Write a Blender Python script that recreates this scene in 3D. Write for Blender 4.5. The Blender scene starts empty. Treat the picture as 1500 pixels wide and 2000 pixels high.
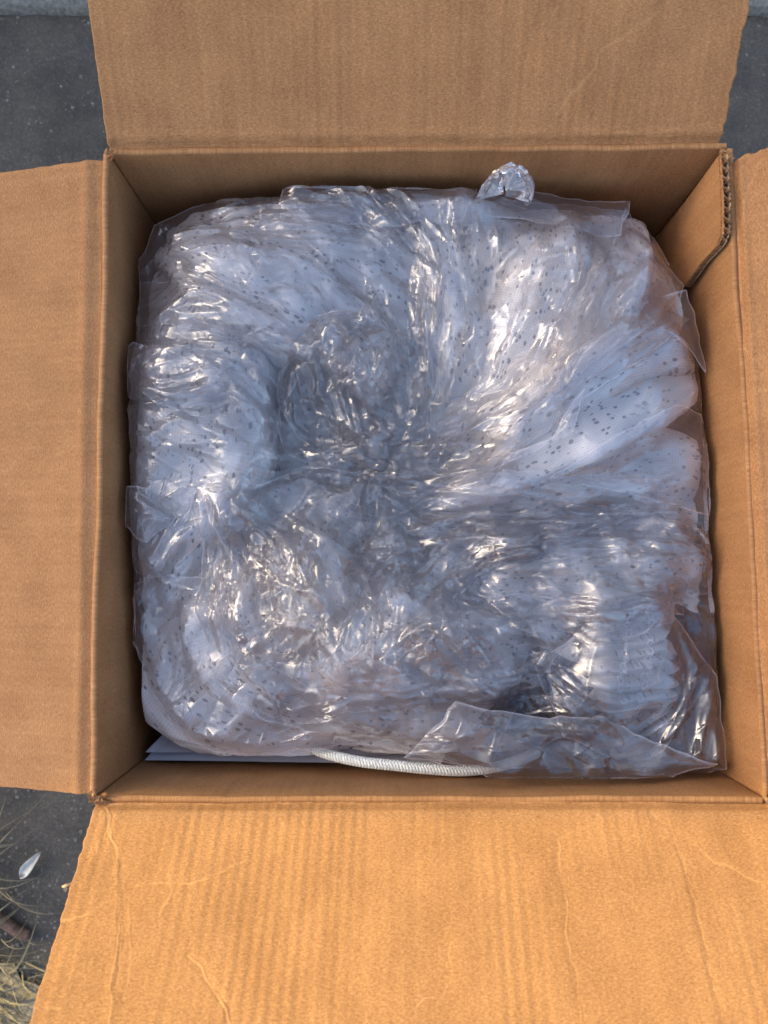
import bpy, bmesh, math, random
import numpy as np
from mathutils import Vector, noise
from mathutils.bvhtree import BVHTree
R = math.radians
random.seed(4); rng = np.random.default_rng(4)
scene = bpy.context.scene
C = scene.collection

# ------------------------------------------------------------------ camera
RIM = 0.36                      # height of the box rim above the ground (m)
CH = 0.55                       # camera above the rim
F = 1480.0; TILT = R(4.6)       # focal length in pixels of the 1500 x 2000 frame
cam_d = bpy.data.cameras.new('camera'); cam = bpy.data.objects.new('camera', cam_d); C.objects.link(cam)
cam_d.sensor_fit = 'VERTICAL'; cam_d.sensor_height = 36.0; cam_d.lens = 36.0 * F / 2000.0
cam_d.clip_start = 0.01; cam_d.clip_end = 200
cam.location = (0, 0, RIM + CH); cam.rotation_euler = (TILT, 0, 0)
scene.camera = cam
cam_d.dof.use_dof = True; cam_d.dof.focus_distance = 0.595; cam_d.dof.aperture_fstop = 9.0
# ------------------------------------------------------------------ sky, sun, exposure
SUN_EL = R(27); SUN_AZ = R(-66)             # azimuth from +Y, negative = to the left
sd = Vector((math.sin(SUN_AZ) * math.cos(SUN_EL), math.cos(SUN_AZ) * math.cos(SUN_EL), math.sin(SUN_EL)))
w = bpy.data.worlds.new('World'); scene.world = w; w.use_nodes = True
wn = w.node_tree; bg = wn.nodes['Background']
sky = wn.nodes.new('ShaderNodeTexSky'); sky.sky_type = 'NISHITA'; sky.sun_disc = False
sky.sun_elevation = SUN_EL; sky.sun_rotation = SUN_AZ
sky.air_density = 1.0; sky.dust_density = 3.5; sky.ozone_density = 0.2
wn.links.new(sky.outputs[0], bg.inputs[0]); bg.inputs[1].default_value = 0.15
sl = bpy.data.lights.new('sun', 'SUN'); sl.energy = 2.2; sl.angle = R(0.5); sl.color = (1.0, 0.84, 0.33)
so = bpy.data.objects.new('sun', sl); C.objects.link(so)
so.rotation_euler = sd.to_track_quat('Z', 'Y').to_euler()
scene.view_settings.view_transform = 'Standard'; scene.view_settings.look = 'None'
scene.view_settings.exposure = 1.7; scene.view_settings.gamma = 1
cy = scene.cycles
cy.max_bounces = 10; cy.transparent_max_bounces = 32; cy.diffuse_bounces = 6; cy.glossy_bounces = 6
cy.sample_clamp_indirect = 6; cy.caustics_reflective = True; cy.caustics_refractive = False

# ------------------------------------------------------------------ helpers
_F = Vector((0, math.sin(TILT), -math.cos(TILT))); _U = Vector((0, math.cos(TILT), math.sin(TILT)))
def P(px, py, z=0.0):
    """photo pixel -> world point at height z RELATIVE TO THE RIM"""
    d = _F + Vector((1, 0, 0)) * ((px - 750) / F) + _U * ((1000 - py) / F)
    k = (z - CH) / d.z
    return Vector((d.x * k, d.y * k, RIM + z))
def tag(o, label=None, cat=None, group=None, kind=None):
    for k, v in (('label', label), ('category', cat), ('group', group), ('kind', kind)):
        if v: o[k] = v
    return o
def empty(name, loc, label, cat):
    o = bpy.data.objects.new(name, None); C.objects.link(o); o.location = loc
    o.empty_display_size = 0.02
    return tag(o, label, cat)
def mesh_obj(name, verts, faces, mat, parent=None, uv=None, smooth=True):
    me = bpy.data.meshes.new(name)
    v = np.asarray(verts, dtype=np.float32).reshape(-1, 3)
    if parent is not None: v = v - np.array(parent.location, dtype=np.float32)
    f = np.asarray(faces) if not isinstance(faces, list) else None
    if f is not None and f.ndim == 2:
        n = f.shape[1]
        me.vertices.add(len(v)); me.vertices.foreach_set('co', v.ravel())
        me.loops.add(f.size); me.loops.foreach_set('vertex_index', f.astype(np.int32).ravel())
        me.polygons.add(len(f)); me.polygons.foreach_set('loop_start', np.arange(0, f.size, n, dtype=np.int32))
        me.update(calc_edges=True); me.validate()
    else:
        me.from_pydata([tuple(map(float, q)) for q in v], [], faces); me.update()
    if smooth: me.polygons.foreach_set('use_smooth', [True] * len(me.polygons))
    if uv is not None:
        l = me.uv_layers.new(name='UVMap'); idx = np.empty(len(me.loops), dtype=np.int32)
        me.loops.foreach_get('vertex_index', idx)
        l.data.foreach_set('uv', np.asarray(uv, dtype=np.float32)[idx].ravel())
    me.materials.append(mat)
    o = bpy.data.objects.new(name, me); C.objects.link(o)
    if parent is not None: o.parent = parent
    return o
def grid_faces(nu, nv, off=0):
    i, j = np.meshgrid(np.arange(nu - 1), np.arange(nv - 1), indexing='ij')
    a = (i * nv + j).ravel() + off
    return np.stack([a, a + nv, a + nv + 1, a + 1], 1)
_perm = rng.permutation(4096)
def vnoise(x, y, seed=0):
    """smooth 2-D value noise on arrays, -1..1"""
    xi = np.floor(x).astype(int); yi = np.floor(y).astype(int); fx = x - xi; fy = y - yi
    fx = fx * fx * fx * (fx * (fx * 6 - 15) + 10); fy = fy * fy * fy * (fy * (fy * 6 - 15) + 10)
    def h(a, b): return _perm[(_perm[(a + seed * 131) & 4095] + b) & 4095] / 2047.5 - 1
    return (h(xi, yi) * (1 - fx) + h(xi + 1, yi) * fx) * (1 - fy) + (h(xi, yi + 1) * (1 - fx) + h(xi + 1, yi + 1) * fx) * fy
def fbm(x, y, o=4, seed=0):
    s = 0; a = 1.0; t = 0
    for k in range(o):
        s = s + a * vnoise(x * 2 ** k + 17.3 * k, y * 2 ** k - 9.1 * k, seed + k); t += a; a *= 0.5
    return s / t
def segdist(x, y, pts):
    """distance from points to a polyline and position along it"""
    d = np.full(x.shape, 1e9)
    for (ax, ay), (bx, by) in zip(pts[:-1], pts[1:]):
        vx, vy = bx - ax, by - ay; L = vx * vx + vy * vy + 1e-12
        t = np.clip(((x - ax) * vx + (y - ay) * vy) / L, 0, 1)
        d = np.minimum(d, np.hypot(x - ax - t * vx, y - ay - t * vy))
    return d

def catmull(pts, n):
    p = [np.array(q, float) for q in pts]; p = [2 * p[0] - p[1]] + p + [2 * p[-1] - p[-2]]; out = []
    m = len(p) - 3
    for t in np.linspace(0, m - 1e-6, n):
        i = int(t); f = t - i; a, b_, c, d = p[i:i + 4]
        out.append(0.5 * ((2 * b_) + (-a + c) * f + (2 * a - 5 * b_ + 4 * c - d) * f * f + (-a + 3 * b_ - 3 * c + d) * f ** 3))
    return np.array(out)
def tube(path, r, sides, V, Fs, closed=False):
    base = len(V); n_ = len(path)
    for k in range(n_):
        a = path[(k + 1) % n_] if (closed or k < n_ - 1) else path[k]; b_ = path[k - 1] if (closed or k > 0) else path[k]
        t = (a - b_).normalized(); s = t.cross(Vector((0, 0, 1))); s = s.normalized() if s.length > 1e-6 else Vector((1, 0, 0)); q = s.cross(t)
        for m_ in range(sides):
            an = 2 * math.pi * m_ / sides; V.append(path[k] + (s * math.cos(an) + q * math.sin(an)) * r)
    for k in range(n_ if closed else n_ - 1):
        for m_ in range(sides):
            k2 = (k + 1) % n_
            Fs.append((base + k * sides + m_, base + k * sides + (m_ + 1) % sides, base + k2 * sides + (m_ + 1) % sides, base + k2 * sides + m_))

# ------------------------------------------------------------------ materials
def new_mat(name):
    m = bpy.data.materials.new(name); m.use_nodes = True
    return m, m.node_tree.nodes, m.node_tree.links, m.node_tree.nodes['Principled BSDF']
def N(nodes, t, **k):
    n = nodes.new(t)
    for a, b in k.items():
        if a in n.inputs: n.inputs[a].default_value = b
        else: setattr(n, a, b)
    return n
def ramp(nodes, pts):
    r = nodes.new('ShaderNodeValToRGB'); e = r.color_ramp.elements
    while len(e) < len(pts): e.new(0.5)
    for q, (p, c) in zip(e, pts): q.position = p; q.color = (*c, 1) if len(c) == 3 else c
    return r
def mapping(nodes, links, scale, rot=(0, 0, 0), src='UV'):
    tc = nodes.new('ShaderNodeTexCoord'); mp = nodes.new('ShaderNodeMapping')
    mp.inputs['Scale'].default_value = scale; mp.inputs['Rotation'].default_value = rot
    links.new(tc.outputs[src], mp.inputs[0]); return mp.outputs[0]
def mixc(nodes, links, a, b, fac, mode='MIX'):
    m = nodes.new('ShaderNodeMix'); m.data_type = 'RGBA'; m.blend_type = mode
    for s, v in ((0, fac), (6, a), (7, b)):
        if hasattr(v, 'is_linked'): links.new(v, m.inputs[s])
        elif s == 0: m.inputs[0].default_value = v
        else: m.inputs[s].default_value = (*v, 1)
    return m.outputs[2]

def cardboard_mat(name, base, dark, light, stripes=0.38):
    """UV in metres: u along the crease, v across it; flutes run along v"""
    m, n, l, b = new_mat(name)
    fib = N(n, 'ShaderNodeTexNoise', Scale=1.0, Detail=6.0, Roughness=0.7, Distortion=0.6)
    l.new(mapping(n, l, (480, 900, 1)), fib.inputs['Vector'])
    r1 = ramp(n, [(0.36, dark), (0.5, base), (0.64, light)]); l.new(fib.outputs[0], r1.inputs[0])
    big = N(n, 'ShaderNodeTexNoise', Scale=1.0, Detail=4.0, Roughness=0.6)
    l.new(mapping(n, l, (26, 20, 1)), big.inputs['Vector'])
    rb = ramp(n, [(0.33, (0.84, 0.82, 0.80)), (0.67, (1.10, 1.11, 1.13))]); l.new(big.outputs[0], rb.inputs[0])
    c = mixc(n, l, r1.outputs[0], rb.outputs[0], 0.8, 'MULTIPLY')
    st = N(n, 'ShaderNodeTexNoise', Scale=1.0, Detail=2.0, Roughness=0.5)
    l.new(mapping(n, l, (170, 1.2, 1)), st.inputs['Vector'])
    rs = ramp(n, [(0.36, (0.87, 0.86, 0.85)), (0.64, (1.08, 1.09, 1.10))]); l.new(st.outputs[0], rs.inputs[0])
    c = mixc(n, l, c, rs.outputs[0], stripes, 'MULTIPLY')
    # long pale fibres
    fv = N(n, 'ShaderNodeTexNoise', Scale=1.0, Detail=3.0, Roughness=0.6, Distortion=2.2)
    l.new(mapping(n, l, (1300, 300, 1), (0, 0, 0.9)), fv.inputs['Vector'])
    rf = ramp(n, [(0.62, (0, 0, 0)), (0.74, (1, 1, 1))]); l.new(fv.outputs[0], rf.inputs[0])
    mm = n.new('ShaderNodeMath'); mm.operation = 'MULTIPLY'; mm.inputs[1].default_value = 0.6
    l.new(rf.outputs[0], mm.inputs[0]); c = mixc(n, l, c, tuple(min(1, q * 1.35) for q in light), mm.outputs[0])
    # specks
    vo = N(n, 'ShaderNodeTexVoronoi', Scale=1.0); l.new(mapping(n, l, (55, 75, 1)), vo.inputs['Vector'])
    rv = ramp(n, [(0.025, (1, 1, 1)), (0.05, (0, 0, 0))]); l.new(vo.outputs['Distance'], rv.inputs[0])
    m2 = n.new('ShaderNodeMath'); m2.operation = 'MULTIPLY'; m2.inputs[1].default_value = 0.5
    l.new(rv.outputs[0], m2.inputs[0]); c = mixc(n, l, c, (0.10, 0.055, 0.03), m2.outputs[0])
    # worn crease colour from the mesh: attribute 'wear'
    at = N(n, 'ShaderNodeAttribute'); at.attribute_name = 'wear'
    c = mixc(n, l, c, tuple(min(1, q * 1.30) for q in light), at.outputs['Fac'])
    l.new(c, b.inputs['Base Color']); b.inputs['Roughness'].default_value = 0.78
    b.inputs['Specular IOR Level'].default_value = 0.25
    bp = N(n, 'ShaderNodeBump', Strength=0.4, Distance=0.00035)
    fb = N(n, 'ShaderNodeTexNoise', Scale=1.0, Detail=7.0, Roughness=0.72, Distortion=0.8)
    l.new(mapping(n, l, (900, 520, 1), (0, 0, 0.5)), fb.inputs['Vector'])
    l.new(fb.outputs[0], bp.inputs['Height']); l.new(bp.outputs[0], b.inputs['Normal'])
    return m
M = {}
M['card'] = cardboard_mat('cardboard', (0.318, 0.152, 0.062), (0.246, 0.111, 0.043), (0.415, 0.218, 0.092))
M['flute'] = cardboard_mat('cardboard_core', (0.27, 0.155, 0.085), (0.17, 0.10, 0.055), (0.38, 0.24, 0.14))

def fabric_mat(name, base, dash, k=1.0):
    m, n, l, b = new_mat(name)
    mp = mapping(n, l, (1, 1, 1))
    wv = N(n, 'ShaderNodeTexNoise', Scale=60.0, Detail=1.0); l.new(mp, wv.inputs['Vector'])
    add = n.new('ShaderNodeVectorMath'); add.operation = 'MULTIPLY_ADD'
    l.new(wv.outputs['Color'], add.inputs[0]); add.inputs[1].default_value = (0.010, 0.006, 0); l.new(mp, add.inputs[2])
    s = n.new('ShaderNodeMapping'); s.inputs['Scale'].default_value = (135, 235, 1); s.inputs['Rotation'].default_value = (0, 0, 0.5)
    l.new(add.outputs[0], s.inputs[0])
    vo = N(n, 'ShaderNodeTexVoronoi', Scale=1.0, Randomness=0.85); l.new(s.outputs[0], vo.inputs['Vector'])
    r = ramp(n, [(0.22, (1, 1, 1)), (0.33, (0, 0, 0))]); l.new(vo.outputs['Distance'], r.inputs[0])
    dots = N(n, 'ShaderNodeTexVoronoi', Scale=1.0, Randomness=0.1); l.new(mapping(n, l, (480, 480, 1)), dots.inputs['Vector'])
    rd = ramp(n, [(0.12, (0.74, 0.74, 0.76)), (0.32, (1, 1, 1))]); l.new(dots.outputs['Distance'], rd.inputs[0])
    ns = N(n, 'ShaderNodeTexNoise', Scale=35.0, Detail=4.0); l.new(mp, ns.inputs['Vector'])
    rn = ramp(n, [(0.3, tuple(q * 0.88 for q in base)), (0.7, base)]); l.new(ns.outputs[0], rn.inputs[0])
    c = mixc(n, l, rn.outputs[0], rd.outputs[0], 1.0, 'MULTIPLY')
    fn = N(n, 'ShaderNodeTexNoise', Scale=26.0, Detail=2.0); l.new(mp, fn.inputs['Vector'])
    rfn = ramp(n, [(0.36, (0.4, 0.4, 0.4)), (0.52, (1, 1, 1))]); l.new(fn.outputs[0], rfn.inputs[0])
    fm = n.new('ShaderNodeMath'); fm.operation = 'MULTIPLY'; l.new(r.outputs[0], fm.inputs[0]); l.new(rfn.outputs[0], fm.inputs[1])
    c = mixc(n, l, c, dash, fm.outputs[0]); l.new(c, b.inputs['Base Color'])
    b.inputs['Roughness'].default_value = 0.75; b.inputs['Sheen Weight'].default_value = 0.15
    bp = N(n, 'ShaderNodeBump', Strength=0.6, Distance=0.0007); bp.invert = True
    sm = mixc(n, l, r.outputs[0], rd.outputs[0], 0.15)
    l.new(r.outputs[0], bp.inputs['Height'])
    cr = N(n, 'ShaderNodeTexNoise', Scale=110.0, Detail=4.0, Roughness=0.6); l.new(mp, cr.inputs['Vector'])
    b2 = N(n, 'ShaderNodeBump', Strength=0.35, Distance=0.0015); l.new(cr.outputs[0], b2.inputs['Height'])
    l.new(bp.outputs[0], b2.inputs['Normal']); l.new(b2.outputs[0], b.inputs['Normal'])
    return m
M['fabric'] = fabric_mat('spunbond_fabric', (0.88, 0.845, 0.82), (0.26, 0.26, 0.27))
M['navy'] = fabric_mat('navy_fabric', (0.010, 0.018, 0.055), (0.006, 0.009, 0.02))


def plain(name, col, rough=0.7, spec=0.4, var=0.15, scale=80.0, bump=0.0):
    m, n, l, b = new_mat(name)
    ns = N(n, 'ShaderNodeTexNoise', Scale=scale, Detail=5.0); l.new(mapping(n, l, (1, 1, 1), src='Object'), ns.inputs['Vector'])
    r = ramp(n, [(0.3, tuple(q * (1 - var) for q in col)), (0.7, tuple(min(1, q * (1 + var)) for q in col))])
    l.new(ns.outputs[0], r.inputs[0]); l.new(r.outputs[0], b.inputs['Base Color'])
    b.inputs['Roughness'].default_value = rough; b.inputs['Specular IOR Level'].default_value = spec
    if bump:
        bp = N(n, 'ShaderNodeBump', Strength=0.6, Distance=bump); l.new(ns.outputs[0], bp.inputs['Height'])
        l.new(bp.outputs[0], b.inputs['Normal'])
    return m
M['thread'] = plain('white_thread', (0.80, 0.80, 0.84), 0.6)
M['hem'] = fabric_mat('hem_fabric', (0.66, 0.65, 0.64), (0.28, 0.28, 0.30))
M['rope'] = plain('white_cord', (0.74, 0.75, 0.70), 0.6, var=0.1, scale=400)
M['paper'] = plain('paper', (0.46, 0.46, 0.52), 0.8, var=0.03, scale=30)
M['fibre'] = plain('torn_paper_fibre', (0.46, 0.33, 0.20), 0.85)

def film_mat(name, refl=1.0, haze=0.05, rough=0.07):
    m = bpy.data.materials.new(name); m.use_nodes = True
    n, l = m.node_tree.nodes, m.node_tree.links; n.clear()
    out = n.new('ShaderNodeOutputMaterial')
    tr = n.new('ShaderNodeBsdfTransparent'); tr.inputs[0].default_value = (0.996, 0.996, 0.998, 1)
    gl = n.new('ShaderNodeBsdfGlossy'); gl.inputs['Roughness'].default_value = rough; gl.inputs[0].default_value = (1, 1, 1, 1)
    df = n.new('ShaderNodeBsdfDiffuse'); df.inputs[0].default_value = (0.96, 0.87, 0.94, 1)
    tl = n.new('ShaderNodeBsdfTranslucent'); tl.inputs[0].default_value = (0.96, 0.87, 0.94, 1)
    fr = n.new('ShaderNodeFresnel'); fr.inputs[0].default_value = 1.52
    mu = n.new('ShaderNodeMath'); mu.operation = 'MULTIPLY'; mu.inputs[1].default_value = refl; mu.use_clamp = True
    l.new(fr.outputs[0], mu.inputs[0])
    # fine wrinkles in the film
    tc = n.new('ShaderNodeTexCoord')
    dn_ = N(n, 'ShaderNodeTexNoise', Scale=45.0, Detail=2.0); l.new(tc.outputs['Object'], dn_.inputs['Vector'])
    dv = n.new('ShaderNodeVectorMath'); dv.operation = 'MULTIPLY_ADD'; dv.inputs[1].default_value = (.02, .02, .02)
    l.new(dn_.outputs['Color'], dv.inputs[0]); l.new(tc.outputs['Object'], dv.inputs[2])
    a = N(n, 'ShaderNodeTexVoronoi', Scale=70.0); a.feature = 'DISTANCE_TO_EDGE'; l.new(dv.outputs[0], a.inputs['Vector'])
    ra = ramp(n, [(0.0, (1, 1, 1)), (0.07, (0.25, 0.25, 0.25)), (0.3, (0, 0, 0))]); l.new(a.outputs[0], ra.inputs[0])
    pn = N(n, 'ShaderNodeTexNoise', Scale=28.0, Detail=2.0); l.new(tc.outputs['Object'], pn.inputs['Vector'])
    rp = ramp(n, [(0.42, (0, 0, 0)), (0.62, (1, 1, 1))]); l.new(pn.outputs[0], rp.inputs[0])
    aa = n.new('ShaderNodeMath'); aa.operation = 'MULTIPLY'; l.new(ra.outputs[0], aa.inputs[0]); l.new(rp.outputs[0], aa.inputs[1])
    bp = N(n, 'ShaderNodeBump', Strength=0.2, Distance=0.0008); l.new(aa.outputs[0], bp.inputs['Height'])
    l.new(bp.outputs[0], gl.inputs['Normal']); l.new(bp.outputs[0], fr.inputs['Normal'])
    d2 = n.new('ShaderNodeMixShader'); d2.inputs[0].default_value = 0.5
    l.new(df.outputs[0], d2.inputs[1]); l.new(tl.outputs[0], d2.inputs[2])
    hz = n.new('ShaderNodeMixShader'); 
    at = N(n, 'ShaderNodeAttribute'); at.attribute_name = 'edge'
    hm = n.new('ShaderNodeMath'); hm.operation = 'MULTIPLY_ADD'; hm.inputs[1].default_value = 0.30; hm.inputs[2].default_value = haze
    l.new(at.outputs['Fac'], hm.inputs[0]); l.new(hm.outputs[0], hz.inputs[0])
    l.new(tr.outputs[0], hz.inputs[1]); l.new(d2.outputs[0], hz.inputs[2])
    mx = n.new('ShaderNodeMixShader'); l.new(mu.outputs[0], mx.inputs[0])
    l.new(hz.outputs[0], mx.inputs[1]); l.new(gl.outputs[0], mx.inputs[2])
    l.new(mx.outputs[0], out.inputs[0])
    return m
M['film'] = film_mat('clear_plastic_film', 1.6, 0.080, 0.042)

# ------------------------------------------------------------------ ground
def ground_mat():
    m, n, l, b = new_mat('asphalt')
    mp = mapping(n, l, (1, 1, 1), src='Object')
    f = N(n, 'ShaderNodeTexNoise', Scale=230.0, Detail=7.0, Roughness=0.8); l.new(mp, f.inputs['Vector'])
    g = N(n, 'ShaderNodeTexNoise', Scale=14.0, Detail=9.0, Roughness=0.75); l.new(mp, g.inputs['Vector'])
    r = ramp(n, [(0.3, (0.050, 0.047, 0.043)), (0.55, (0.088, 0.083, 0.077)), (0.75, (0.19, 0.18, 0.165))]); l.new(f.outputs[0], r.inputs[0])
    rg = ramp(n, [(0.35, (0.55, 0.56, 0.58)), (0.65, (1.25, 1.2, 1.12))]); l.new(g.outputs[0], rg.inputs[0])
    c = mixc(n, l, r.outputs[0], rg.outputs[0], 1.0, 'MULTIPLY')
    v = N(n, 'ShaderNodeTexVoronoi', Scale=160.0); l.new(mp, v.inputs['Vector'])
    rv = ramp(n, [(0.10, (1, 1, 1)), (0.16, (0, 0, 0))]); l.new(v.outputs['Distance'], rv.inputs[0])
    mm = n.new('ShaderNodeMath'); mm.operation = 'MULTIPLY'; mm.inputs[1].default_value = 0.35; l.new(rv.outputs[0], mm.inputs[0])
    c = mixc(n, l, c, (0.02, 0.022, 0.028), mm.outputs[0])
    v2 = N(n, 'ShaderNodeTexVoronoi', Scale=300.0); l.new(mp, v2.inputs['Vector'])
    r2 = ramp(n, [(0.13, (1, 1, 1)), (0.2, (0, 0, 0))]); l.new(v2.outputs['Distance'], r2.inputs[0])
    m3 = n.new('ShaderNodeMath'); m3.operation = 'MULTIPLY'; m3.inputs[1].default_value = 0.4; l.new(r2.outputs[0], m3.inputs[0])
    c = mixc(n, l, c, (0.26, 0.25, 0.23), m3.outputs[0])
    l.new(c, b.inputs['Base Color']); b.inputs['Roughness'].default_value = 0.85
    bp = N(n, 'ShaderNodeBump', Strength=0.9, Distance=0.004); l.new(f.outputs[0], bp.inputs['Height']); l.new(bp.outputs[0], b.inputs['Normal'])
    return m
M['asphalt'] = ground_mat()
M['dirt'] = plain('sandy_dirt', (0.23, 0.195, 0.15), 0.95, 0.1, 0.45, 160.0, 0.003)
M['kerb'] = plain('concrete_edge', (0.15, 0.15, 0.14), 0.9, 0.2, 0.35, 220.0, 0.001)
def patch(name, pts, z, mat, kind='structure', n=3):
    v = [(x, y, z) for x, y in pts]
    return tag(mesh_obj(name, v, [list(range(len(v)))], mat, smooth=False), kind=kind)
patch('ground', [(-60, -60), (60, -60), (60, 60), (-60, 60)], 0.0, M['asphalt'])
G = -RIM
yk = P(80, 32, G).y
# a shallow concrete joint strip across the top of the frame, soil beyond it
def strip(name, y0, y1, z, mat, seed, amp=0.004):
    xs = np.linspace(-8, 8, 1000); rows = []
    a = y0 + amp * fbm(xs * 22, xs * 0, 3, seed); b_ = y1 + amp * fbm(xs * 22, xs * 0 + 5, 3, seed + 7)
    vs = []
    for k in range(4):
        t = (0, 0.12, 0.88, 1)[k]; zz = z if k in (1, 2) else 0.0005
        vs.append(np.stack([xs, a * (1 - t) + b_ * t, np.full_like(xs, zz)], 1))
    V = np.concatenate(vs); return tag(mesh_obj(name, V, grid_faces(4, 1000), mat), kind='structure')
strip('kerb', yk, P(80, 2, G).y, 0.012, M['kerb'], 3)
strip('soil', P(80, 1, G).y, P(80, 1, G).y + 1.5, 0.008, M['dirt'], 9, 0.01)
# dirt patch by the near left corner
dp = []
cx0, cy0 = P(-10, 2060, G).xy
for k in range(90):
    a = k / 90 * 2 * math.pi
    rr = 1 + 0.16 * noise.noise(Vector((math.cos(a) * 3, math.sin(a) * 3, 1))) + 0.06 * noise.noise(Vector((math.cos(a) * 12, math.sin(a) * 12, 4)))
    dp.append((cx0 - 0.06 + 0.26 * rr * math.cos(a), cy0 - 0.06 + 0.17 * rr * math.sin(a)))
patch('dirt_path', dp, 0.004, M['dirt'])

V, Fs = [], []
gr = random.Random(8)
for k in range(170):
    if k < 100: bx_, by_ = gr.gauss(-70, 45), gr.uniform(1600, 2080)
    else: bx_, by_ = gr.uniform(-160, 40), gr.uniform(1880, 2120)
    p0 = P(bx_, by_, G + .002); a = gr.uniform(-0.9, 1.3) if gr.random() < .75 else gr.uniform(0, 6.28); ln = gr.uniform(.03, .11); hgt = gr.uniform(.004, .035); wd = gr.uniform(.0005, .0018)
    bend_ = gr.uniform(-1.2, 1.2); p = p0.copy(); b0 = len(V); m_ = 8
    for i in range(m_):
        t = i / (m_ - 1); an = a + bend_ * t; p = p + Vector((math.cos(an), math.sin(an), 0)) * ln / m_; p.z = .003 + hgt * math.sin(min(1, t * 1.1) * 2.6)
        w_ = Vector((-math.sin(an), math.cos(an), .3)) * wd * (1 - t * .85); V += [p - w_, p + w_]
    Fs += [(b0 + 2 * i, b0 + 2 * i + 1, b0 + 2 * i + 3, b0 + 2 * i + 2) for i in range(m_ - 1)]
M['straw'] = plain('dry_grass', (0.20, 0.165, 0.10), 0.8, 0.3, 0.4, 60)
tag(mesh_obj('dry_grass', np.array([tuple(q) for q in V]), np.array(Fs), M['straw']), 'dry straw coloured grass on the ground at the lower left', 'grass', kind='stuff')
V, Fs = [], []; pr = random.Random(12)
for k in range(900):
    if k < 600: px_, py_ = pr.uniform(-60, 230), pr.uniform(1540, 2080)
    elif k < 780: px_, py_ = pr.uniform(-60, 260), pr.uniform(-20, 340)
    else: px_, py_ = pr.uniform(1380, 1560), pr.uniform(-20, 340)
    c = P(px_, py_, G); r_ = pr.choice((.0006, .0008, .001, .0014, .0022)) * pr.uniform(.7, 1.3); b0 = len(V); a = pr.uniform(0, 6.28)
    for i in range(5):
        q = a + i * 1.2566; V.append(c + Vector((math.cos(q) * r_ * pr.uniform(.7, 1.3), math.sin(q) * r_ * pr.uniform(.7, 1.3), 0)))
    V.append(c + Vector((r_ * pr.uniform(-.3, .3), r_ * pr.uniform(-.3, .3), r_ * pr.uniform(.6, 1)))); Fs += [(b0 + i, b0 + (i + 1) % 5, b0 + 5) for i in range(5)]
M['grit'] = plain('grit', (0.17, 0.16, 0.145), 0.9, 0.2, 0.6, 45)
tag(mesh_obj('grit', np.array([tuple(q) for q in V]), np.array(Fs), M['grit'], smooth=False), 'small grit scattered over the asphalt', 'grit', kind='stuff')
def leaf(name, a, b_, wd, mat, label, cat):
    a, b_ = P(*a, G + .004), P(*b_, G + .004); ax = b_ - a; sd_ = Vector((-ax.y, ax.x, 0)).normalized(); V = []; n_, m_ = 14, 7
    for i in range(n_):
        t = i / (n_ - 1); ww = wd * (math.sin(math.pi * t ** .75) ** .8 + .04)
        for j in range(m_):
            q = (j / (m_ - 1) * 2 - 1); V.append(a + ax * t + sd_ * q * ww + Vector((0, 0, .004 * q * q + .006 * math.sin(3 * t) + .001 * math.sin(9 * t + 4 * q))))
    f = grid_faces(n_, m_); o = mesh_obj(name, np.array([tuple(q) for q in V]), f, mat)
    md = o.modifiers.new('t', 'SOLIDIFY'); md.thickness = .0006
    return tag(o, label, cat)
M['leaf'] = plain('bleached_leaf', (0.50, 0.49, 0.46), 0.7, 0.3, 0.25, 120)
leaf('leaf', (42, 1712), (82, 1662), .0055, M['leaf'], 'small bleached leaf lying on the asphalt left of the near flap', 'leaf')
M['bark'] = plain('twig_bark', (0.13, 0.085, 0.065), 0.9, 0.2, 0.4, 200, .0005)
V, Fs = [], []
tw = catmull([tuple(P(a, b_, G + zz)) for a, b_, zz in ((-80, 1740, .012), (-20, 1782, .010), (15, 1806, .008), (40, 1822, .006), (55, 1826, .005))], 30)
for i in range(29):
    pass
tube([Vector(q) for q in tw], .0062, 10, V, Fs); n0 = len(V)
V += [Vector(tw[-1]) + Vector((.002, 0, 0))]; Fs2 = [(n0 - 10 + m_, n0 - 10 + (m_ + 1) % 10, n0) for m_ in range(10)]
tag(mesh_obj('twig', [tuple(q) for q in V], [tuple(q) for q in Fs] + Fs2, M['bark']), 'short thick brown twig lying in the dry grass at the left', 'twig')

# unseen building corner added beyond the top left so its eaves shade the box
HY = 1.6; slope = math.tan(SUN_EL) / math.cos(SUN_AZ); HTOP = RIM + (HY - P(190, 1566).y) * slope
hv = []; hx0, hx1 = -7.5, -1.5
nb = 14; zb = np.linspace(0.25, HTOP - 0.12, nb + 1)
shade_house = empty('shade_house', (hx1, HY, 0), 'unseen clapboard building corner added beyond the far left to shade the box', 'shade_house')
def boxm(x0, x1, y0, y1, z0, z1):
    v = [(x, y, z) for x in (x0, x1) for y in (y0, y1) for z in (z0, z1)]
    return v, [(0, 1, 3, 2), (4, 6, 7, 5), (0, 4, 5, 1), (2, 3, 7, 6), (0, 2, 6, 4), (1, 5, 7, 3)]
M['siding'] = plain('painted_siding', (0.42, 0.42, 0.41), 0.7, 0.4, 0.05, 12)
v, f = boxm(hx0, hx1, HY + .05, HY + 3, 0, .25); mesh_obj('shade_plinth', v, f, M['kerb'], shade_house, smooth=False)
v, f = boxm(hx0, hx1, HY + .06, HY + 3, .25, HTOP - .12); mesh_obj('wall', v, f, M['siding'], shade_house, smooth=False)
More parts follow.
